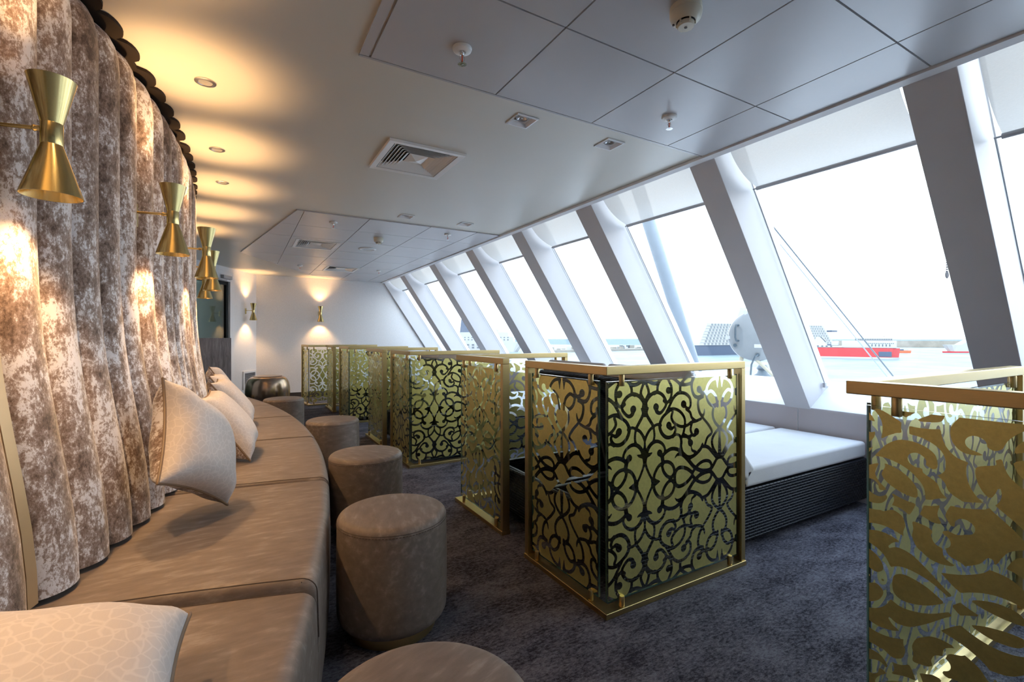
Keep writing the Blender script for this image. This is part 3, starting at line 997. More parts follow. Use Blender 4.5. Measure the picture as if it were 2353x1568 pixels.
# ================================================================ gold patterned glass screens
PW = 0.5095                    # half period of the pattern across
STK = []
def catmull(pts, per=9):
    out = []
    n = len(pts)
    for i in range(n - 1):
        p0, p1, p2, p3 = pts[max(i - 1, 0)], pts[i], pts[i + 1], pts[min(i + 2, n - 1)]
        for k in range(per):
            t = k / per
            out.append(tuple(0.5 * ((2 * b) + (-a + c) * t + (2 * a - 5 * b + 4 * c - d) * t * t + (-a + 3 * b - 3 * c + d) * t ** 3) for a, b, c, d in zip(p0, p1, p2, p3)))
    out.append(tuple(pts[-1]))
    return out
for s in STROKES:
    STK += catmull(s, 12)
STK = np.array(STK, float)
STK[:, :2] *= 0.001; STK[:, 2] *= 0.00082
STK[:, 0] = np.clip(STK[:, 0], -0.01, PW + 0.01)
allp = [STK]
for mx in (0, 1, 2):
    for mz in (0, 1):
        q = STK.copy()
        if mx == 1: q[:, 0] = -q[:, 0]
        if mx == 2: q[:, 0] = 2 * PW - q[:, 0]
        if mz: q[:, 1] = -q[:, 1]
        allp.append(q)
allp = np.concatenate(allp)
allp = allp[(allp[:, 0] > -0.03) & (allp[:, 0] < PW + 0.03) & (allp[:, 1] > -0.03)]
CELL = 0.0042
TS = 0.0015
_tx = np.arange(0, PW + TS * 1.5, TS); _tz = np.arange(0, 0.462, TS)
def _table():
    X, Z = np.meshgrid(_tx, _tz, indexing='ij')
    out = np.empty(X.size, np.float32)
    xr, zr = X.ravel().astype(np.float32), Z.ravel().astype(np.float32)
    A = allp.astype(np.float32)
    nz = len(_tz)
    for i in range(len(_tx)):
        near = A[np.abs(A[:, 0] - _tx[i]) < 0.09]
        z = _tz.astype(np.float32)
        d = np.sqrt((np.float32(_tx[i]) - near[None, :, 0]) ** 2 + (z[:, None] - near[None, :, 1]) ** 2) - near[None, :, 2]
        out[i * nz:(i + 1) * nz] = d.min(1)
    return out.reshape(len(_tx), nz)
TAB = _table()
def sdf(xs, zs):
    """distance outside the clear strokes at each point (folded into one quarter cell)"""
    x = np.abs(xs) % (2 * PW); x = np.where(x > PW, 2 * PW - x, x) / TS
    z = np.clip(np.abs(zs) / TS, 0, len(_tz) - 1.001)
    i, j = x.astype(int), z.astype(int)
    i = np.minimum(i, len(_tx) - 2)
    fx, fz = x - i, z - j
    return TAB[i, j] * (1 - fx) * (1 - fz) + TAB[i + 1, j] * fx * (1 - fz) + TAB[i, j + 1] * (1 - fx) * fz + TAB[i + 1, j + 1] * fx * fz
GZ0, GZ1 = 0.052, 0.968        # glass bottom and top
ZC = (GZ0 + GZ1) / 2
GT = 0.010
def panel_mesh(name, w, shift):
    """glass slab along +x from 0..w (thickness along y) with the gold print on its -y face"""
    mb = MB()
    h = GT / 2
    # clear faces (0), edges (1), gold (2)
    mb.add([(0, -h, GZ0), (w, -h, GZ0), (w, -h, GZ1), (0, -h, GZ1)], [(0, 1, 2, 3)], 0)
    mb.add([(0, h, GZ0), (w, h, GZ0), (w, h, GZ1), (0, h, GZ1)], [(3, 2, 1, 0)], 0)
    mb.add([(0, -h, GZ0), (0, h, GZ0), (0, h, GZ1), (0, -h, GZ1)], [(0, 1, 2, 3)], 1)
    mb.add([(w, -h, GZ0), (w, h, GZ0), (w, h, GZ1), (w, -h, GZ1)], [(3, 2, 1, 0)], 1)
    mb.add([(0, -h, GZ0), (w, -h, GZ0), (w, h, GZ0), (0, h, GZ0)], [(3, 2, 1, 0)], 1)
    mb.add([(0, -h, GZ1), (w, -h, GZ1), (w, h, GZ1), (0, h, GZ1)], [(0, 1, 2, 3)], 1)
    m = 0.006
    nx = max(2, int(round((w - 2 * m) / CELL))); nz = int(round((GZ1 - GZ0 - 2 * m) / CELL))
    xs = np.linspace(m, w - m, nx + 1); zs = np.linspace(GZ0 + m, GZ1 - m, nz + 1)
    X, Z = np.meshgrid(xs, zs, indexing='ij')
    D = sdf(X - shift, Z - ZC)
    y = -h - 0.0006
    inside = D > 0
    for j in range(nz):
        i = 0
        while i < nx:
            c = (inside[i, j], inside[i + 1, j], inside[i + 1, j + 1], inside[i, j + 1])
            if all(c):
                k = i + 1
                while k < nx and inside[k + 1, j] and inside[k + 1, j + 1]:
                    k += 1
                mb.add([(xs[i], y, zs[j]), (xs[k], y, zs[j]), (xs[k], y, zs[j + 1]), (xs[i], y, zs[j + 1])], [(0, 1, 2, 3)], 2)
                i = k
                continue
            if any(c):
                co = [(xs[i], zs[j], D[i, j]), (xs[i + 1], zs[j], D[i + 1, j]), (xs[i + 1], zs[j + 1], D[i + 1, j + 1]), (xs[i], zs[j + 1], D[i, j + 1])]
                poly = []
                for a, b in zip(co, co[1:] + co[:1]):
                    if a[2] > 0:
                        poly.append((a[0], y, a[1]))
                    if (a[2] > 0) != (b[2] > 0):
                        t = a[2] / (a[2] - b[2])
                        poly.append((a[0] + (b[0] - a[0]) * t, y, a[1] + (b[1] - a[1]) * t))
                if len(poly) >= 3:
                    mb.add(poly, [tuple(range(len(poly)))], 2)
            i += 1
    me = bpy.data.meshes.new(name)
    me.from_pydata(mb.v, [], mb.f)
    for k in ('glass', 'glassedge', 'goldfilm'):
        me.materials.append(M[k])
    me.polygons.foreach_set('material_index', mb.m)
    me.update()
    return me
_pm = {}
def panel(w, shift):
    key = (round(w, 3), round(shift, 3))
    if key not in _pm:
        _pm[key] = panel_mesh('glass_panel', w, shift)
    return _pm[key]

RT, RTH, BW = 1.032, 0.036, 0.046      # rail top, rail thickness, bar width
def stud(mb, x, y, z0, z1):
    mb.lathe([(0, z0), (0.0105, z0), (0.0115, z0 + 0.002), (0.0115, z1 - 0.002), (0.0105, z1), (0, z1)], 16, c=(x, y, 0))
def screen(label, corner, ly, lx, mirror=1, rot=0.0):
    """L-shaped screen. Local origin at the outer corner of the L: one arm along +y*mirror (length ly), one along +x (length lx)."""
    t = thing('glass_screen', label, 'screen', (corner[0], corner[1], 0), rot, 'gold patterned glass screens')
    b = BW / 2
    s = mirror
    def yy(a, c):
        return (a, c) if s > 0 else (-c, -a)
    mb = MB()
    def ell(e):
        return [(x, s * y) for x, y in ((-e, -e), (lx, -e), (lx, e), (e, e), (e, ly), (-e, ly))]
    mb.prism(ell(b), RT - RTH, RT, 'z')
    mb.build('top_rail', 'brass', t, bevel=0.003, seg=2)
    mb = MB()
    mb.prism(ell(b + 0.006), 0.0, 0.024, 'z')
    mb.build('base_bar', 'brass', t, bevel=0.002, seg=2)
    mb = MB(); mb.box(-b, b, *yy(ly - 0.030, ly), 0.024, RT - RTH)
    mb.build('post', 'brass', t, bevel=0.002, seg=2)
    mb = MB(); mb.box(lx - 0.030, lx, -b, b, 0.024, RT - RTH)
    mb.build('post', 'brass', t, bevel=0.002, seg=2)
    wl = ly - 0.030 - 0.012 - (0.048 if s > 0 else 0.020)
    p = bpy.data.objects.new('glass_panel', panel(wl, wl / 2 + PW)); COL.objects.link(p)
    p.parent = t
    # print faces the aisle (-x)
    if s > 0:
        p.location = (0, ly - 0.042, 0); p.rotation_euler = (0, 0, -PI / 2)
    else:
        p.location = (0, -0.020, 0); p.rotation_euler = (0, 0, -PI / 2)
    xi = -0.004 if s > 0 else 0.056
    wr_ = lx - 0.030 - 0.012 - xi
    p = bpy.data.objects.new('glass_panel', panel(wr_, 0.215)); COL.objects.link(p)
    p.parent = t; p.location = (xi, 0, 0)
    for d in (0.09, ly - 0.10):
        for z0, z1 in ((0.024, 0.068), (0.948, RT - RTH)):
            mb = MB(); stud(mb, -0.012, s * d, z0, z1); mb.build('stud', 'brass', t)
    for d in (0.07, lx - 0.11):
        for z0, z1 in ((0.024, 0.068), (0.948, RT - RTH)):
            mb = MB(); stud(mb, d, -0.012, z0, z1); mb.build('stud', 'brass', t)
    return t
screen('large gold patterned L-shaped glass screen in the middle foreground, its near corner towards the camera', (1.317, 1.477), 0.61, 0.90)
screen('gold patterned glass screen just behind the middle foreground one, its brass post at the gap', (1.345, 3.03), 0.655, 0.925, mirror=-1)
screen('gold patterned L-shaped glass screen beside the third stool, its near corner on the open carpet', (1.320, 4.035), 0.60, 0.88)
screen('gold patterned glass screen closing the middle daybed bay on its far side', (1.310, 5.60), 0.72, 0.86, mirror=-1)
screen('gold patterned L-shaped glass screen of the third bay, behind the stool with the green-gold panels', (1.285, 6.545), 0.66, 0.80)
screen('gold patterned glass screen closing the third bay, its post overlapping the last screen', (1.270, 8.30), 0.68, 0.82, mirror=-1)
screen('farthest gold patterned glass screen, standing before the white end wall near the dark baseboard', (1.025, 8.57), 0.47, 0.80, rot=0.118)
screen('gold patterned glass screen cut off by the right edge of the foreground', (1.475, 0.632), 0.80, 1.36, mirror=-1)

# ================================================================ daybeds
def make_daybed():
    """origin at the floor, aisle-side near corner; x towards the window (length 2.25), y width 0.60"""
    t = thing('daybed', '', 'daybed')
    L, W, H = 2.25, 0.60, 0.328
    mb = MB()
    th = 0.045
    mb.box(0, L, 0, th, 0.05, H); mb.box(0, L, W - th, W, 0.05, H)
    mb.box(0, th, th, W - th, 0.05, H); mb.box(L - th, L, th, W - th, 0.05, H)
    mb.box(th, L - th, th, W - th, 0.05, 0.075)
    mb.build('base', 'wicker', t, bevel=0.010, seg=3)
    mb = MB(); mb.box(0.90, L - th - 0.002, th + 0.002, W - th - 0.002, H - 0.03, H - 0.012)
    mb.build('slat_deck', 'dark', t)
    for x in (0.09, L - 0.09):
        for y in (0.09, W - 0.09):
            mb = MB(); mb.lathe([(0, 0), (0.02, 0), (0.02, 0.052), (0, 0.052)], 14, c=(x, y, 0)); mb.build('foot', 'steel', t)
    mb = MB()
    mb.box(0.90, L - 0.004, 0.004, W - 0.004, H + 0.005, H + 0.112)
    mb.build('mattress', 'mattress', t, bevel=0.022, seg=4)
    # raised head end, hinged at x = .90
    A = math.radians(47)
    T = Matrix.Translation((0.905, 0, H + 0.004)) @ Matrix.Rotation(A, 4, 'Y')
    mb = MB(); mb.box(-0.80, 0.0, 0.01, W - 0.01, -0.018, 0.022, 0, T)
    mb.build('backrest', 'wicker', t, bevel=0.010, seg=3)
    mb = MB(); mb.box(-0.80, -0.012, 0.004, W - 0.004, 0.026, 0.128, 0, T)
    mb.build('head_mattress', 'mattress', t, bevel=0.022, seg=4)
    for y in (0.10, W - 0.10):
        mb = MB(); mb.tube([(0.60, y, H - 0.25), (0.44, y, 0.78 - 0.0)], 0.007, 8); mb.build('support_strut', 'steel', t)
    return t
DB = [(1.47, 1.545, 'black wicker daybed with white mattress, nearest one, directly behind the large foreground screen'),
      (1.47, 2.165, 'black wicker daybed with white mattress, against the far side of the nearest one'),
      (1.46, 4.14, 'black wicker daybed with white mattress in the middle bay, on its near side'),
      (1.46, 4.76, 'black wicker daybed with white mattress in the middle bay, on its far side'),
      (1.44, 6.66, 'black wicker daybed with white mattress in the third bay, on its near side'),
      (1.44, 7.28, 'black wicker daybed with white mattress in the third bay, on its far side')]
d0 = make_daybed()
for i, (x, y, lab) in enumerate(DB):
    o = d0 if i == 0 else dup(d0)
    o.location = (x, y, 0); o['label'] = lab; o['group'] = 'wicker daybeds along the windows'
# ================================================================ ceiling fittings
def vent(label, x0, x1, y0, y1):
    cx, cy = (x0 + x1) / 2, (y0 + y1) / 2
    t = thing('ceiling_vent', label, 'air vent', (cx, cy, CZ), 0, 'square ceiling air vents')
    hx, hy = (x1 - x0) / 2, (y1 - y0) / 2
    mb = MB()
    zb = -0.016
    f = 0.040
    def ringq(a, za, b, zb_):
        v = [(-hx + a, -hy + a, za), (hx - a, -hy + a, za), (hx - a, hy - a, za), (-hx + a, hy - a, za)]
        w = [(-hx + b, -hy + b, zb_), (hx - b, -hy + b, zb_), (hx - b, hy - b, zb_), (-hx + b, hy - b, zb_)]
        return v + w, [(i, (i + 1) % 4, (i + 1) % 4 + 4, i + 4) for i in range(4)]
    for a, za, b, z2 in ((0.0, -0.001, 0.003, zb), (0.003, zb, f, zb + 0.003), (f, zb + 0.003, f, 0.035)):
        mb.add(*ringq(a, za, b, z2))
    mb.build('frame', 'whitegloss', t)
    n = 6
    inner = 0.165
    for k in range(n):
        a = f + 0.012 + (inner - f) * k / n
        mb = MB()
        # thin blade sloping outwards and up
        q1, fq = ringq(a - 0.006, -0.010, a + 0.022, 0.012)
        mb.add(q1, fq)
        q2, fq = ringq(a - 0.0045, -0.010, a + 0.0235, 0.012)
        mb.add(q2, fq)
        q3, fq = ringq(a - 0.006, -0.010, a - 0.0045, -0.010)
        mb.add(q3, fq)
        mb.build('louvre', 'whitegloss', t)
    mb = MB()
    c = inner + 0.018
    vs = [(-hx + c, -hy + c, 0.006), (hx - c, -hy + c, 0.006), (hx - c, hy - c, 0.006), (-hx + c, hy - c, 0.006), (0, 0, -0.012), (0, 0, 0.02)]
    mb.add(vs, [(0, 1, 4), (1, 2, 4), (2, 3, 4), (3, 0, 4), (1, 0, 5), (2, 1, 5), (3, 2, 5), (0, 3, 5)])
    mb.build('centre_cone', 'whitegloss', t)
    mb = MB()
    mb.box(-hx + 0.014, hx - 0.014, -hy + 0.014, hy - 0.014, 0.09, 0.10)
    for xx in (-1, 1):
        mb.box(xx * (hx - 0.016) - 0.002, xx * (hx - 0.016) + 0.002, -hy + 0.014, hy - 0.014, 0.0, 0.09)
        mb.box(-hx + 0.014, hx - 0.014, xx * (hy - 0.016) - 0.002, xx * (hy - 0.016) + 0.002, 0.0, 0.09)
    mb.build('duct_box', 'dark', t)
vent('large square white air vent in the beige ceiling, nearest the camera', *VENTS[0])
vent('square white air vent in the far tiled ceiling, beside the smoke detector', *VENTS[1])
vent('square white air vent in the far tiled ceiling, closest to the end wall', *VENTS[2])

# square recessed spotlights
def sq_light(label, x, y):
    t = thing('square_downlight', label, 'downlight', (x, y, CZ), 0, 'square white downlights')
    h = 0.066
    mb = MB()
    def sq(a, z):
        return [(-a, -a, z), (a, -a, z), (a, a, z), (-a, a, z)]
    for (a, za), (b, zb) in (((h, -0.001), (h, -0.006)), ((h, -0.006), (h - 0.010, -0.008)), ((h - 0.010, -0.008), (h - 0.018, 0.012)), ((h - 0.018, 0.012), (0.0335, 0.012))):
        mb.add(sq(a, za) + sq(b, zb), [(i, (i + 1) % 4, (i + 1) % 4 + 4, i + 4) for i in range(4)])
    mb.box(-h + 0.006, h - 0.006, -h + 0.006, h - 0.006, 0.075, 0.08)
    mb.build('housing', 'white', t)
    mb = MB(); mb.lathe([(0.0335, 0.012), (0.0335, 0.007), (0.028, 0.005), (0.0265, 0.014)], 28, cap=False); mb.build('gimbal_ring', 'greyplastic', t)
    mb = MB(); mb.lathe([(0.0265, 0.011), (0.012, 0.026), (0.0, 0.026)], 24, cap=False); mb.build('reflector', 'lens', t)
    mb = MB(); mb.lathe([(0, 0.008), (0.006, 0.010), (0.006, 0.028), (0, 0.028)], 12); mb.build('lamp_capsule', 'whitegloss', t)
for (x, y), lab in zip(SQL, ['square white downlight in the beige ceiling, between the near tiles and the large vent', 'square white downlight in the beige ceiling, closer to the windows near the first tiles',
                             'square white downlight at the far edge of the beige ceiling, farther from the windows', 'square white downlight at the far edge of the beige ceiling, nearer the windows']):
    sq_light(lab, x, y)

# round spots over the banquette
def rd_light(label, x, y):
    t = thing('round_downlight', label, 'downlight', (x, y, CZ), 0, 'round downlights over the banquette')
    mb = MB(); mb.lathe([(0.043, -0.0005), (0.043, -0.004), (0.036, -0.007), (0.030, -0.007), (0.028, -0.002), (0.0, -0.002)], 36, cap=False); mb.build('trim_ring', 'steel', t)
    mb = MB(); mb.lathe([(0.028, -0.005), (0.020, -0.0035), (0.0, -0.0035)], 28, cap=False); mb.build('lens', 'lens', t)
    l = bpy.data.lights.new('lamp_light', 'SPOT'); l.energy = 4.5; l.color = (1.0, 0.66, 0.36); l.spot_size = math.radians(95); l.spot_blend = 0.7; l.shadow_soft_size = 0.02
    o = bpy.data.objects.new('lamp_light', l); COL.objects.link(o); o.parent = t; o.location = (0, 0, -0.012)
for (x, y), lab in zip([(-0.134, 2.55), (-0.119, 3.424), (-0.11, 4.131), (-0.16, 1.20)],
                       ['round steel downlight over the banquette, nearest and largest of the row', 'round steel downlight over the banquette, second from the camera', 'round steel downlight over the banquette, third and smallest of the row',
                        'round steel downlight over the banquette above the foreground cushion, out of the picture']):
    rd_light(lab, x, y)

def sprinkler(label, x, y):
    t = thing('sprinkler_head', label, 'sprinkler', (x, y, CZ - 0.011), 0, 'ceiling sprinklers')
    mb = MB(); mb.lathe([(0.038, 0.0), (0.039, -0.004), (0.036, -0.012), (0.024, -0.017), (0.015, -0.017), (0.015, -0.010), (0, -0.010)], 32, cap=False); mb.build('rose', 'whitegloss', t)
    mb = MB(); mb.lathe([(0, -0.010), (0.009, -0.012), (0.009, -0.026), (0.0065, -0.030), (0, -0.030)], 18)
    for s in (-1, 1):
        mb.tube([(s * 0.006, 0, -0.028), (s * 0.011, 0, -0.042), (s * 0.003, 0, -0.061)], 0.0018, 6)
    mb.build('frame_arms', 'chrome', t)
    mb = MB(); mb.lathe([(0, -0.030), (0.0028, -0.032), (0.0028, -0.056), (0, -0.058)], 12); mb.build('glass_bulb', 'red', t)
    mb = MB()
    mb.lathe([(0, -0.0635), (0.006, -0.064), (0.006, -0.066), (0, -0.0665)], 14)
    for i in range(14):
        a = 2 * PI * i / 14
        mb.box(0.005, 0.018, -0.0022, 0.0022, -0.0655, -0.0645, 0, Matrix.Rotation(a, 4, 'Z'))
    mb.build('deflector', 'chrome', t)
for (x, y), lab in zip([(0.769, 1.715), (1.943, 1.70), (0.812, 4.939), (2.009, 4.87), (0.835, 8.15), (2.074, 8.10)],
                       ['sprinkler in the near tiled ceiling, nearest to the beige edge', 'sprinkler in the near tiled ceiling, closer to the windows', 'sprinkler in the first row of far tiles, left of the smoke detector',
                        'sprinkler in the first row of far tiles, right of the smoke detector', 'sprinkler near the end wall, on the banquette side', 'sprinkler near the end wall, on the window side']):
    sprinkler(lab, x, y)

def smoke(label, x, y):
    t = thing('smoke_detector', label, 'smoke detector', (x, y, CZ - 0.011), 2.2, 'smoke detectors')
    mb = MB(); mb.lathe([(0.0, 0), (0.054, 0), (0.055, -0.016), (0.052, -0.018)], 40, cap=False); mb.build('mounting_base', 'cream', t)
    mb = MB(); mb.lathe([(0.053, -0.017), (0.0545, -0.026), (0.050, -0.042), (0.040, -0.050), (0.032, -0.052)], 40, cap=False); mb.build('body', 'cream', t)
    mb = MB(); mb.lathe([(0.031, -0.046), (0.031, -0.056), (0.0, -0.056)], 30, cap=False); mb.build('sensor_slots', 'dark', t)
    mb = MB(); mb.lathe([(0.029, -0.054), (0.029, -0.066), (0.026, -0.070), (0.0, -0.071)], 36, cap=False)
    for i in range(6):
        a = 2 * PI * i / 6
        mb.box(0.027, 0.033, -0.003, 0.003, -0.066, -0.048, 0, Matrix.Rotation(a, 4, 'Z'))
    mb.build('sensor_cap', 'cream', t)
    mb = MB(); mb.lathe([(0, -0.0705), (0.005, -0.0707), (0.005, -0.072), (0, -0.072)], 14)
    mb.lathe([(0, -0.049), (0.004, -0.049), (0.004, -0.0535), (0, -0.0535)], 12, c=(0.041, 0, 0))
    mb.build('indicator', 'darkbrown', t)
smoke('cream smoke detector on the near ceiling tiles at the upper edge', 1.352, 1.11)
smoke('small cream smoke detector on the far ceiling tiles beside the round speaker', 1.394, 5.462)
t = thing('ceiling_speaker', 'round white ceiling speaker flush in the far tiles', 'speaker', (1.438, 6.20, CZ - 0.011))
mb = MB(); mb.lathe([(0.11, 0.0), (0.112, -0.004), (0.105, -0.009), (0.088, -0.010), (0.086, -0.006)], 44, cap=False); mb.build('rim', 'whitegloss', t)
mb = MB(); mb.lathe([(0.087, -0.006), (0.0, -0.008)], 44, cap=False); mb.build('grille', 'tile', t)

# ================================================================ roller blinds
def blind(label, y0, y1, drop, chain):
    t = thing('roller_blind', label, 'blind', (2.70, (y0 + y1) / 2, 2.40), 0, 'white roller blinds')
    off = Vector(t.location)
    a, b = y0 + 0.045 - off.y, y1 - 0.045 - off.y
    # profile from the roller down to the bar, sagging inwards
    p0, p1 = Vector((2.675, 2.405)), Vector((3.000, 2.160 - drop))
    pr = []
    for i in range(15):
        f = i / 14
        q = p0.lerp(p1, f)
        nrm = Vector(((p1 - p0).y, -(p1 - p0).x)).normalized()
        q = q + nrm * (-0.045 if nrm.x > 0 else 0.045) * 4 * f * (1 - f) * (1 if nrm.x > 0 else 1)
        pr.append(q)
    mb = MB()
    rows = [[(q.x - off.x, y, q.y - off.z) for q in pr] for y in (a, b)]
    mb.grid(rows, 1, 14)
    mb.build('fabric', 'blind', t)
    mb = MB(); mb.tube([(2.70 - off.x, a - 0.01, 2.43 - off.z), (2.70 - off.x, b + 0.01, 2.43 - off.z)], 0.026, 16); mb.build('roller', 'white', t)
    e = pr[-1]
    mb = MB(); mb.tube([(e.x - off.x, a - 0.002, e.y - 0.006 - off.z), (e.x - off.x, b + 0.002, e.y - 0.006 - off.z)], 0.0135, 14); mb.build('bottom_bar', 'greyplastic', t)
    mb = MB(); mb.tube([(e.x - off.x, a - 0.028, e.y - 0.006 - off.z), (e.x - off.x, b + 0.028, e.y - 0.006 - off.z)], 0.005, 8); mb.build('bar_pin', 'greyplastic', t)
    for y in (a - 0.026, b + 0.026):
        mb = MB()
        mb.tube([(e.x - off.x, y, e.y - 0.006 - off.z), (wline(0.80) - 0.055 - off.x, y, 0.79 - off.z)], 0.0017, 6)
        mb.build('guide_wire', 'steelpaint', t)
    mb = MB()
    y = b + 0.026
    T = Matrix.Translation((wline(0.80) - 0.055 - off.x, a - 0.026, 0.785 - off.z))
    mb.box(-0.012, 0.012, -0.009, 0.009, -0.018, 0.016, 0, T)
    T = Matrix.Translation((wline(0.80) - 0.055 - off.x, y, 0.785 - off.z))
    mb.box(-0.012, 0.012, -0.009, 0.009, -0.018, 0.016, 0, T)
    mb.build('wire_anchor', 'greyplastic', t)
    if chain:
        mb = MB()
        yc = y0 + 0.024 - off.y
        for s in (-0.006, 0.006):
            z = 2.04
            while z > chain:
                mb.lathe([(0, -0.0045), (0.0045, 0), (0, 0.0045)], 6, c=(3.215 + s - off.x, yc, z - off.z)); z -= 0.011
        mb.build('pull_chain', 'steelpaint', t)
        mb = MB(); mb.lathe([(0.017, -0.003), (0.020, 0), (0.017, 0.003), (0.014, 0)], 20, T=Matrix.Translation((3.215 - off.x, yc, chain - 0.018 - off.z)) @ Matrix.Rotation(PI / 2, 4, 'X'))
        mb.build('chain_pulley', 'greyplastic', t)
BN = ['behind the camera, out of the picture', 'in the nearest window at the right edge', 'in the second window, above the red ferry', 'in the third window, above the grey mast',
      'in the fourth window, left of the grey mast window', 'in the fifth window from the camera', 'in the sixth window, next but two to the end wall', 'in the seventh window, next but one to the end wall', 'in the last window, against the end wall']
for k in range(len(COLS) - 1):
    y0 = COLS[k][0]
    y1 = COLS[k + 1][0] - COLS[k + 1][1] if k < len(COLS) - 2 else YE - 0.05
    blind('white roller blind partly lowered %s' % BN[k], y0, y1, 0.085 if k == 1 else 0.0, 1.50 if k == 2 else 0)
# ================================================================ harbour outside
SEA = -30.0
mb = MB()
mb.add([(-200, -9000, SEA - 0.3), (14000, -9000, SEA - 0.3), (14000, 14000, SEA - 0.3), (-200, 14000, SEA - 0.3)], [(0, 1, 2, 3)])
structure(mb.build('sea', 'water'))
mb = MB()                      # calmer, paler water inside the breakwater
mb.add([(-150, -1500, SEA), (2900, -1500, SEA), (2400, 500, SEA), (1580, 1420, SEA), (900, 2400, SEA), (-150, 2400, SEA)], [(0, 1, 2, 3, 4, 5)])
structure(mb.build('water_harbour', 'harbour'))

def ship_frame(a, b):
    """matrix: x from bow a to stern b along the waterline, z up"""
    a, b = Vector((*a, SEA)), Vector((*b, SEA))
    d = (b - a); L = d.length; d.normalize()
    n = Vector((-d.y, d.x, 0))
    return Matrix(((d.x, n.x, 0, a.x), (d.y, n.y, 0, a.y), (0, 0, 1, a.z), (0, 0, 0, 1))), L
def hull(mb, L, B, h, mi=0, bow=0.12, T=None, z0=0.0, rake=0.06):
    """hull with pointed bow at x=0"""
    def outline(s, z):
        o = []
        for f in (0, 0.25, 0.6, 1.0):
            o.append((L * (bow * f + rake * s * (1 - f)), -B / 2 * math.sin(f * PI / 2)))
        o.append((L, -B / 2 * 0.85)); o.append((L, B / 2 * 0.85))
        for f in (1.0, 0.6, 0.25):
            o.append((L * (bow * f + rake * s * (1 - f)), B / 2 * math.sin(f * PI / 2)))
        return [(x, y, z) for x, y in o]
    lo, hi = outline(1, z0), outline(0, h)
    n = len(lo)
    vs = lo + hi
    fs = [tuple(range(n)), tuple(range(2 * n - 1, n - 1, -1))] + [(i, i + n, (i + 1) % n + n, (i + 1) % n) for i in range(n)]
    if T is not None:
        vs = [tuple(T @ Vector(v)) for v in vs]
    mb.add(vs, fs, mi)
def root(name, label, a, b, group=None):
    T, L = ship_frame(a, b)
    t = thing(name, label, 'ship', group=group)
    t.matrix_world = T
    return t, L
def window_rows(par, rows, x0, x1, y, n, h, w, mat='ship_window', name='window_row'):
    for z in rows:
        mb = MB()
        for i in range(n):
            x = x0 + (x1 - x0) * (i + 0.5) / n
            mb.box(x - w / 2, x + w / 2, y - 0.3, y + 0.3, z, z + h)
        mb.build(name, mat, par)

# red and white ferry (bow to the right)
t, L = root('ferry', 'red-hulled white ferry moored across the harbour, seen through the second window', (834, 305), (782, 428), 'ships in the harbour')
mb = MB(); hull(mb, L, 20, 16, bow=0.10, rake=0.01, z0=2.5); mb.build('hull', 'ship_red', t)
mb = MB(); hull(mb, L, 20.1, 2.5, bow=0.10, rake=0.01, z0=-1); mb.build('waterline_band', 'ship_white', t)
mb = MB(); mb.box(4, L * 0.52, -9, 9, 16, 27); mb.box(L * 0.5, L * 0.93, -9, 9, 16, 19); mb.box(8, L * 0.40, -8, 8, 27, 31.5); mb.box(L * 0.55, L * 0.62, -8, 8, 19, 26)
mb.build('superstructure', 'ship_white', t, bevel=0.8, seg=1)
mb = MB(); mb.prism([(L * 0.66, 19), (L * 0.80, 19), (L * 0.77, 33), (L * 0.72, 33)], -4, 4); mb.build('funnel', 'ship_white', t)
mb = MB(); mb.prism([(L * 0.665, 25), (L * 0.68, 25), (L * 0.735, 33.4), (L * 0.72, 33.4)], -4.2, 4.2); mb.build('funnel_band', 'ship_window', t)
for s in (-9.1, 9.1):
    window_rows(t, (28.2,), 9, L * 0.40, s * 0.88, 22, 1.8, 1.3)
    window_rows(t, (22.5,), 7, L * 0.28, s, 14, 1.2, 1.0)
    window_rows(t, (18.6,), 10, L * 0.26, s, 6, 3.2, 1.2)
    window_rows(t, (17.4,), L * 0.6, L * 0.9, s, 7, 2.0, 2.5)
mb = MB()
for s in (-10.4, 10.4):
    mb.box(10, 25, s - 0.15, s + 0.15, 3.5, 11)
mb.build('hull_mark', 'ship_blue', t)
mb = MB(); mb.box(18, 19, -0.5, 0.5, 31, 40); mb.box(15, 24, -3, 3, 34, 34.7); mb.build('mast', 'ship_white', t)

# big cruise ship
t, L = root('cruise_ship', 'large white cruise ship with dark blue hull and rows of balconies, behind the round searchlight', (1160, 545), (690, 568), 'ships in the harbour')
mb = MB(); hull(mb, L, 40, 18, bow=0.09, rake=0.05, z0=0); mb.build('hull', 'ship_blue', t)
mb = MB()
for i in range(8):
    mb.box(L * (0.085 + 0.011 * i), L * (0.97 - 0.006 * i), -19, 19, 18 + i * 5.0, 18 + (i + 1) * 5.0 - 0.7)
    mb.box(L * (0.088 + 0.011 * i), L * (0.965 - 0.006 * i), -18, 18, 18 + (i + 1) * 5.0 - 0.7, 18 + (i + 1) * 5.0)
mb.build('superstructure', 'ship_white', t)
for i in range(8):
    window_rows(t, (19.0 + i * 5.0,), L * (0.10 + 0.011 * i), L * (0.95 - 0.006 * i), 19.2, 42, 3.0, 4.2, 'balcony', name='balcony_row')
    window_rows(t, (19.0 + i * 5.0,), L * (0.10 + 0.011 * i), L * (0.95 - 0.006 * i), -19.2, 42, 3.0, 4.2, 'balcony', name='balcony_row')
mb = MB(); mb.box(L * 0.075, L * 0.12, -24, 24, 44, 48); mb.build('bridge', 'ship_blue', t)
mb = MB(); mb.prism([(L * 0.62, 58), (L * 0.74, 58), (L * 0.71, 84), (L * 0.65, 84)], -8, 8); mb.box(L * 0.66, L * 0.70, -5, 5, 84, 90); mb.build('funnel', 'ship_white', t)
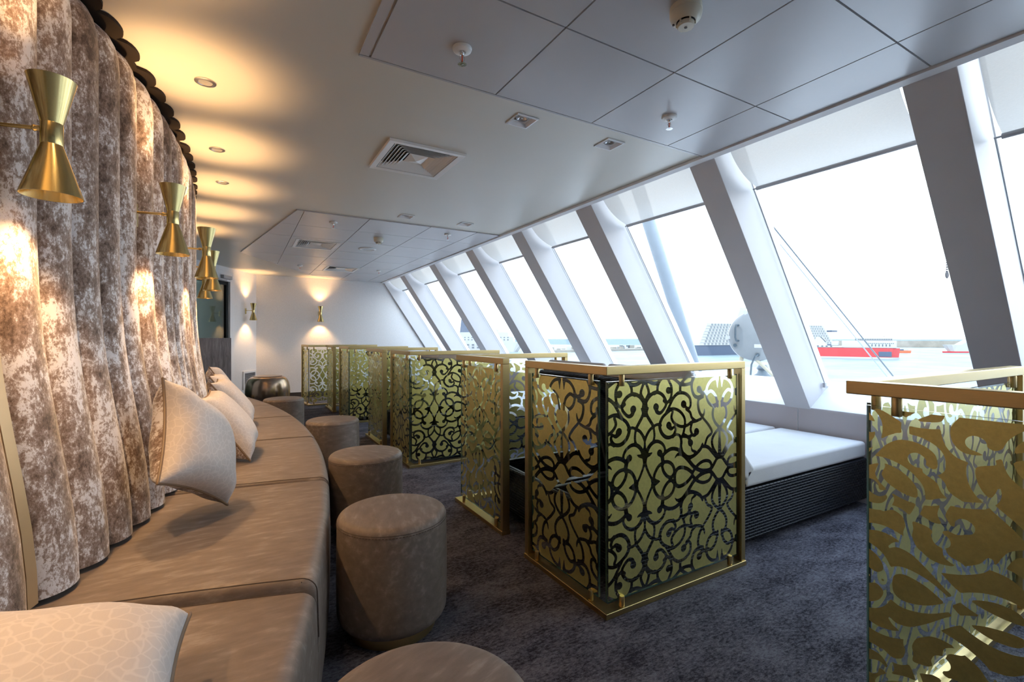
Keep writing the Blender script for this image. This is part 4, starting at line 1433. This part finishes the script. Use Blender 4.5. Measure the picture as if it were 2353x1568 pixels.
mb = MB(); mb.box(L * 0.50, L * 0.506, -1, 1, 58, 84); mb.box(L * 0.49, L * 0.515, -3, 3, 79, 80.5); mb.lathe([(0, 0), (4, 2), (5, 6), (3, 10), (0, 11)], 16, c=(L * 0.56, 0, 58)); mb.build('mast', 'ship_white', t)
mb = MB(); mb.box(L * 0.60, L * 0.607, 19.6, 20.4, 11, 13); mb.build('hull_emblem', 'ship_red', t)

# white ferry at the far right
t, L = root('ferry', 'white ferry with a thin red waterline at the right, beyond the breakwater end', (1278, 395), (1380, 336), 'ships in the harbour')
mb = MB(); hull(mb, L, 18, 17, bow=0.2, rake=0.10, z0=3); mb.build('hull', 'ship_white', t)
mb = MB(); hull(mb, L, 18, 3, bow=0.2, rake=0.01, z0=-1); mb.build('waterline_band', 'ship_red', t)
mb = MB(); mb.prism([(L * 0.28, 17), (L, 17), (L, 36), (L * 0.62, 38), (L * 0.44, 27)], -8, 8); mb.build('superstructure', 'ship_white', t)
for s in (-8.1, 8.1):
    window_rows(t, (20.5, 27.5), L * 0.5, L * 0.95, s, 9, 1.6, 3.0)

# white ferry far left
t, L = root('ferry', 'tall white ferry with rows of dark windows, seen through windows near the end wall', (545, 880), (400, 1010), 'ships in the harbour')
mb = MB(); hull(mb, L, 24, 22, bow=0.12, rake=0.08, z0=0); mb.build('hull', 'ship_white', t)
mb = MB(); mb.box(L * 0.12, L * 0.96, -11, 11, 22, 34); mb.box(L * 0.18, L * 0.9, -10, 10, 34, 44); mb.box(L * 0.3, L * 0.5, -8, 8, 44, 50); mb.build('superstructure', 'ship_white', t)
mb = MB(); mb.prism([(L * 0.62, 44), (L * 0.76, 44), (L * 0.74, 78), (L * 0.66, 82)], -5, 5); mb.build('funnel', 'ship_blue', t)
for s in (-12.2, 12.2):
    window_rows(t, (8, 14), L * 0.2, L * 0.92, s, 12, 3.2, 5.0)
    window_rows(t, (26, 31), L * 0.16, L * 0.92, s * 0.91, 18, 2.2, 3.0)

# orange tug at the quay
t, L = root('tug_boat', 'small orange and green work boat beside the bow of the red ferry', (1187, 415), (1163, 430), None)
t['category'] = 'boat'
mb = MB(); hull(mb, L, 8, 5.5, bow=0.2, rake=0.05, z0=-0.5); mb.build('hull', 'orange', t)
mb = MB(); mb.box(L * 0.3, L * 0.62, -3, 3, 5.5, 11); mb.build('wheelhouse', 'ship_white', t)
mb = MB(); mb.box(L * 0.65, L * 0.95, -3, 3, 5.5, 8); mb.build('deck_gear', 'ship_blue', t)

# breakwater, quays
mb = MB(); mb.prism([(-14, 0), (14, 0), (10, 14.5), (-2, 15.5), (-2, 22), (-9, 22), (-9, 0)], 0, 1000, 'y')
o = mb.build('breakwater', 'concrete', loc=(1990, 505, SEA), rotz=0.42)
tag(o, 'long low stone breakwater along the horizon behind the ferries', 'breakwater')
mb = MB()
mb.box(0, 520, -40, 40, -1, 5)
rnd = random.Random(5)
for i in range(60):
    x, y = rnd.uniform(5, 500), rnd.uniform(-38, 20)
    w, h = rnd.uniform(4, 16), rnd.uniform(2, 8)
    mb.box(x, x + w, y, y + rnd.uniform(3, 8), 5, 5 + h, rnd.choice((0, 0, 1, 2)))
o = mb.build('quay', ['concrete', 'ship_white', 'ship_window'], loc=(560, 850, SEA), rotz=0.1)
tag(o, 'cluttered pale quay along the far side of the harbour, left of the grey mast', 'quay')
# things on the deck just outside the glass
mb = MB(); mb.tube([(4.30, 4.552, 3.80), (5.95, 4.552, 0.25)], 0.088, 24)
tag(mb.build('deck_mast', 'steelpaint'), 'thick grey steel mast leaning outside the third window', 'mast')
for i, (a, b, lab) in enumerate([((6.6, 5.413, 4.91), (10.35, 3.227, -0.50), 'thin dark rigging wire outside the second window, upper one of the two'), ((6.6, 5.412, 4.743), (10.25, 3.286, -0.49), 'thin pale rigging wire outside the second window, lower one of the two')]):
    mb = MB(); mb.tube([a, b], 0.012 if i == 0 else 0.009, 6)
    tag(mb.build('rigging_wire', 'ship_window' if i == 0 else 'steelpaint'), lab, 'wire', 'rigging wires')
# foredeck below the windows
mb = MB(); mb.box(4.5, 13.0, -6, 14, -0.60, -0.52)
structure(mb.build('floor_foredeck', 'white'))
# round searchlight seen from behind
sl = thing('searchlight', 'round white searchlight housing with a black handle on a cream bracket, outside the third window', 'searchlight', (5.724, 3.609, 0.0))
dirv = Vector((-5.724, -3.609, 0)).normalized()
Tl = Matrix.Translation((0, 0, 1.175)) @ Matrix(((-dirv.y, 0, dirv.x, 0), (dirv.x, 0, dirv.y, 0), (0, 1, 0, 0), (0, 0, 0, 1)))   # local z towards the cabin
mb = MB(); mb.lathe([(0, -0.30), (0.25, -0.30), (0.315, -0.24), (0.325, 0.0), (0.315, 0.05), (0.29, 0.068), (0, 0.075)], 48, T=Tl)
mb.build('housing', 'lampwhite', sl)
mb = MB(); mb.tube([tuple(Tl @ Vector(p)) for p in [(-0.20, 0.14, 0.065), (-0.225, 0.14, 0.11), (-0.235, 0.10, 0.115), (-0.235, -0.02, 0.115), (-0.225, -0.06, 0.11), (-0.20, -0.06, 0.065)]], 0.013, 10); mb.build('handle', 'ship_window', sl)
mb = MB()
for x, y in ((-0.24, -0.12), (0.02, -0.24)):
    mb.lathe([(0, 0.06), (0.022, 0.06), (0.022, 0.10), (0, 0.10)], 14, T=Tl @ Matrix.Translation((x, y, 0)))
mb.build('knob', 'ship_window', sl)
mb = MB(); mb.box(-0.02, 0.085, -0.15, -0.105, 0.065, 0.074, 0, Tl); mb.build('name_plate', 'greyplastic', sl)
mb = MB(); mb.tube([tuple(Tl @ Vector(p)) for p in [(0.02, -0.24, 0.10), (-0.01, -0.26, 0.14), (-0.05, -0.36, 0.13), (-0.06, -0.50, 0.08), (-0.05, -0.9, 0.05), (-0.05, -1.66, 0.05)]], 0.012, 8); mb.build('cable', 'ship_window', sl)
mb = MB()
for s in (-1, 1):
    mb.tube([tuple(Tl @ Vector(p)) for p in [(s * 0.16, -0.25, 0.0), (s * 0.20, -0.55, -0.05), (s * 0.22, -1.68, -0.1)]], 0.026, 10)
mb.tube([tuple(Tl @ Vector(p)) for p in [(0.0, -0.30, 0.03), (0.26, -0.56, 0.08), (0.45, -0.60, 0.08)]], 0.022, 10)
mb.build('bracket', 'ivory', sl)
for a in (0.62, 1.02):
    mb = MB(); mb.box(-0.025, 0.025, -0.02, 0.02, -0.02, 0.06, 0, Tl @ Matrix.Rotation(a * PI, 4, 'Z') @ Matrix.Translation((0.325, 0, 0.0))); mb.build('clamp', 'greyplastic', sl)
cp = thing('mooring_winch', 'small dark coiled mooring winch on the foredeck, under the searchlight', 'winch', (6.42, 3.95, -0.52))
mb = MB()
for z, r in ((0.0, 0.10), (0.10, 0.10), (0.9, 0.10), (0.95, 0.19), (0.98, 0.22), (1.02, 0.19), (1.05, 0.215), (1.09, 0.19), (1.12, 0.17), (1.20, 0.10), (1.24, 0.07), (1.27, 0.09), (1.32, 0.0)):
    pass
mb.lathe([(0, 0.0), (0.16, 0.0), (0.13, 0.7), (0.20, 0.92), (0.225, 0.95), (0.20, 0.985), (0.22, 1.02), (0.185, 1.055), (0.15, 1.12), (0.075, 1.17), (0.06, 1.21), (0.085, 1.24), (0.05, 1.29), (0, 1.30)], 24)
mb.build('drum', 'ship_window', cp)

# ================================================================ light and camera
w = bpy.data.worlds.new('sky'); SC.world = w; w.use_nodes = True
nt = w.node_tree; nt.nodes.clear()
out = nt.nodes.new('ShaderNodeOutputWorld'); bg = nt.nodes.new('ShaderNodeBackground')
tc = nt.nodes.new('ShaderNodeTexCoord'); sx = nt.nodes.new('ShaderNodeSeparateXYZ')
nt.links.new(tc.outputs['Generated'], sx.inputs[0])
c = ramp(nt, sx.outputs['Z'], [(0.0, (0.80, 0.90, 1.0)), (0.10, (0.90, 0.96, 1.0)), (0.45, (0.74, 0.88, 1.0)), (1.0, (0.52, 0.73, 1.0))])
nt.links.new(c, bg.inputs[0]); bg.inputs[1].default_value = 2.6
nt.links.new(bg.outputs[0], out.inputs[0])
sun = bpy.data.lights.new('sun', 'SUN'); sun.energy = 0.8; sun.angle = 0.01; sun.color = (1, 0.95, 0.88)
so = bpy.data.objects.new('sun', sun); COL.objects.link(so)
so.rotation_euler = Vector((0.62, -0.28, -0.62)).to_track_quat('-Z', 'Y').to_euler()

cam = bpy.data.cameras.new('camera'); co = bpy.data.objects.new('camera', cam); COL.objects.link(co)
F_PX = 1075.0
cam.sensor_width = 36.0; cam.sensor_fit = 'HORIZONTAL'
cam.lens = 36.0 * F_PX / 2353.0
cam.shift_x = 0.0; cam.shift_y = -7.0 / 2353.0
cam.clip_start = 0.05; cam.clip_end = 30000
yaw = math.radians(30.2332)
co.location = (0, 0, 1.15); co.rotation_euler = (PI / 2, 0, -yaw)
SC.camera = co
SC.view_settings.view_transform = 'Standard'; SC.view_settings.look = 'None'
SC.view_settings.gamma = 1.0; SC.view_settings.use_curve_mapping = False
SC.view_settings.exposure = 1.05
cy = SC.cycles
cy.max_bounces = 10; cy.diffuse_bounces = 6; cy.glossy_bounces = 5; cy.transmission_bounces = 6; cy.transparent_max_bounces = 40
cy.sample_clamp_indirect = 6.0
cy.use_denoising = True
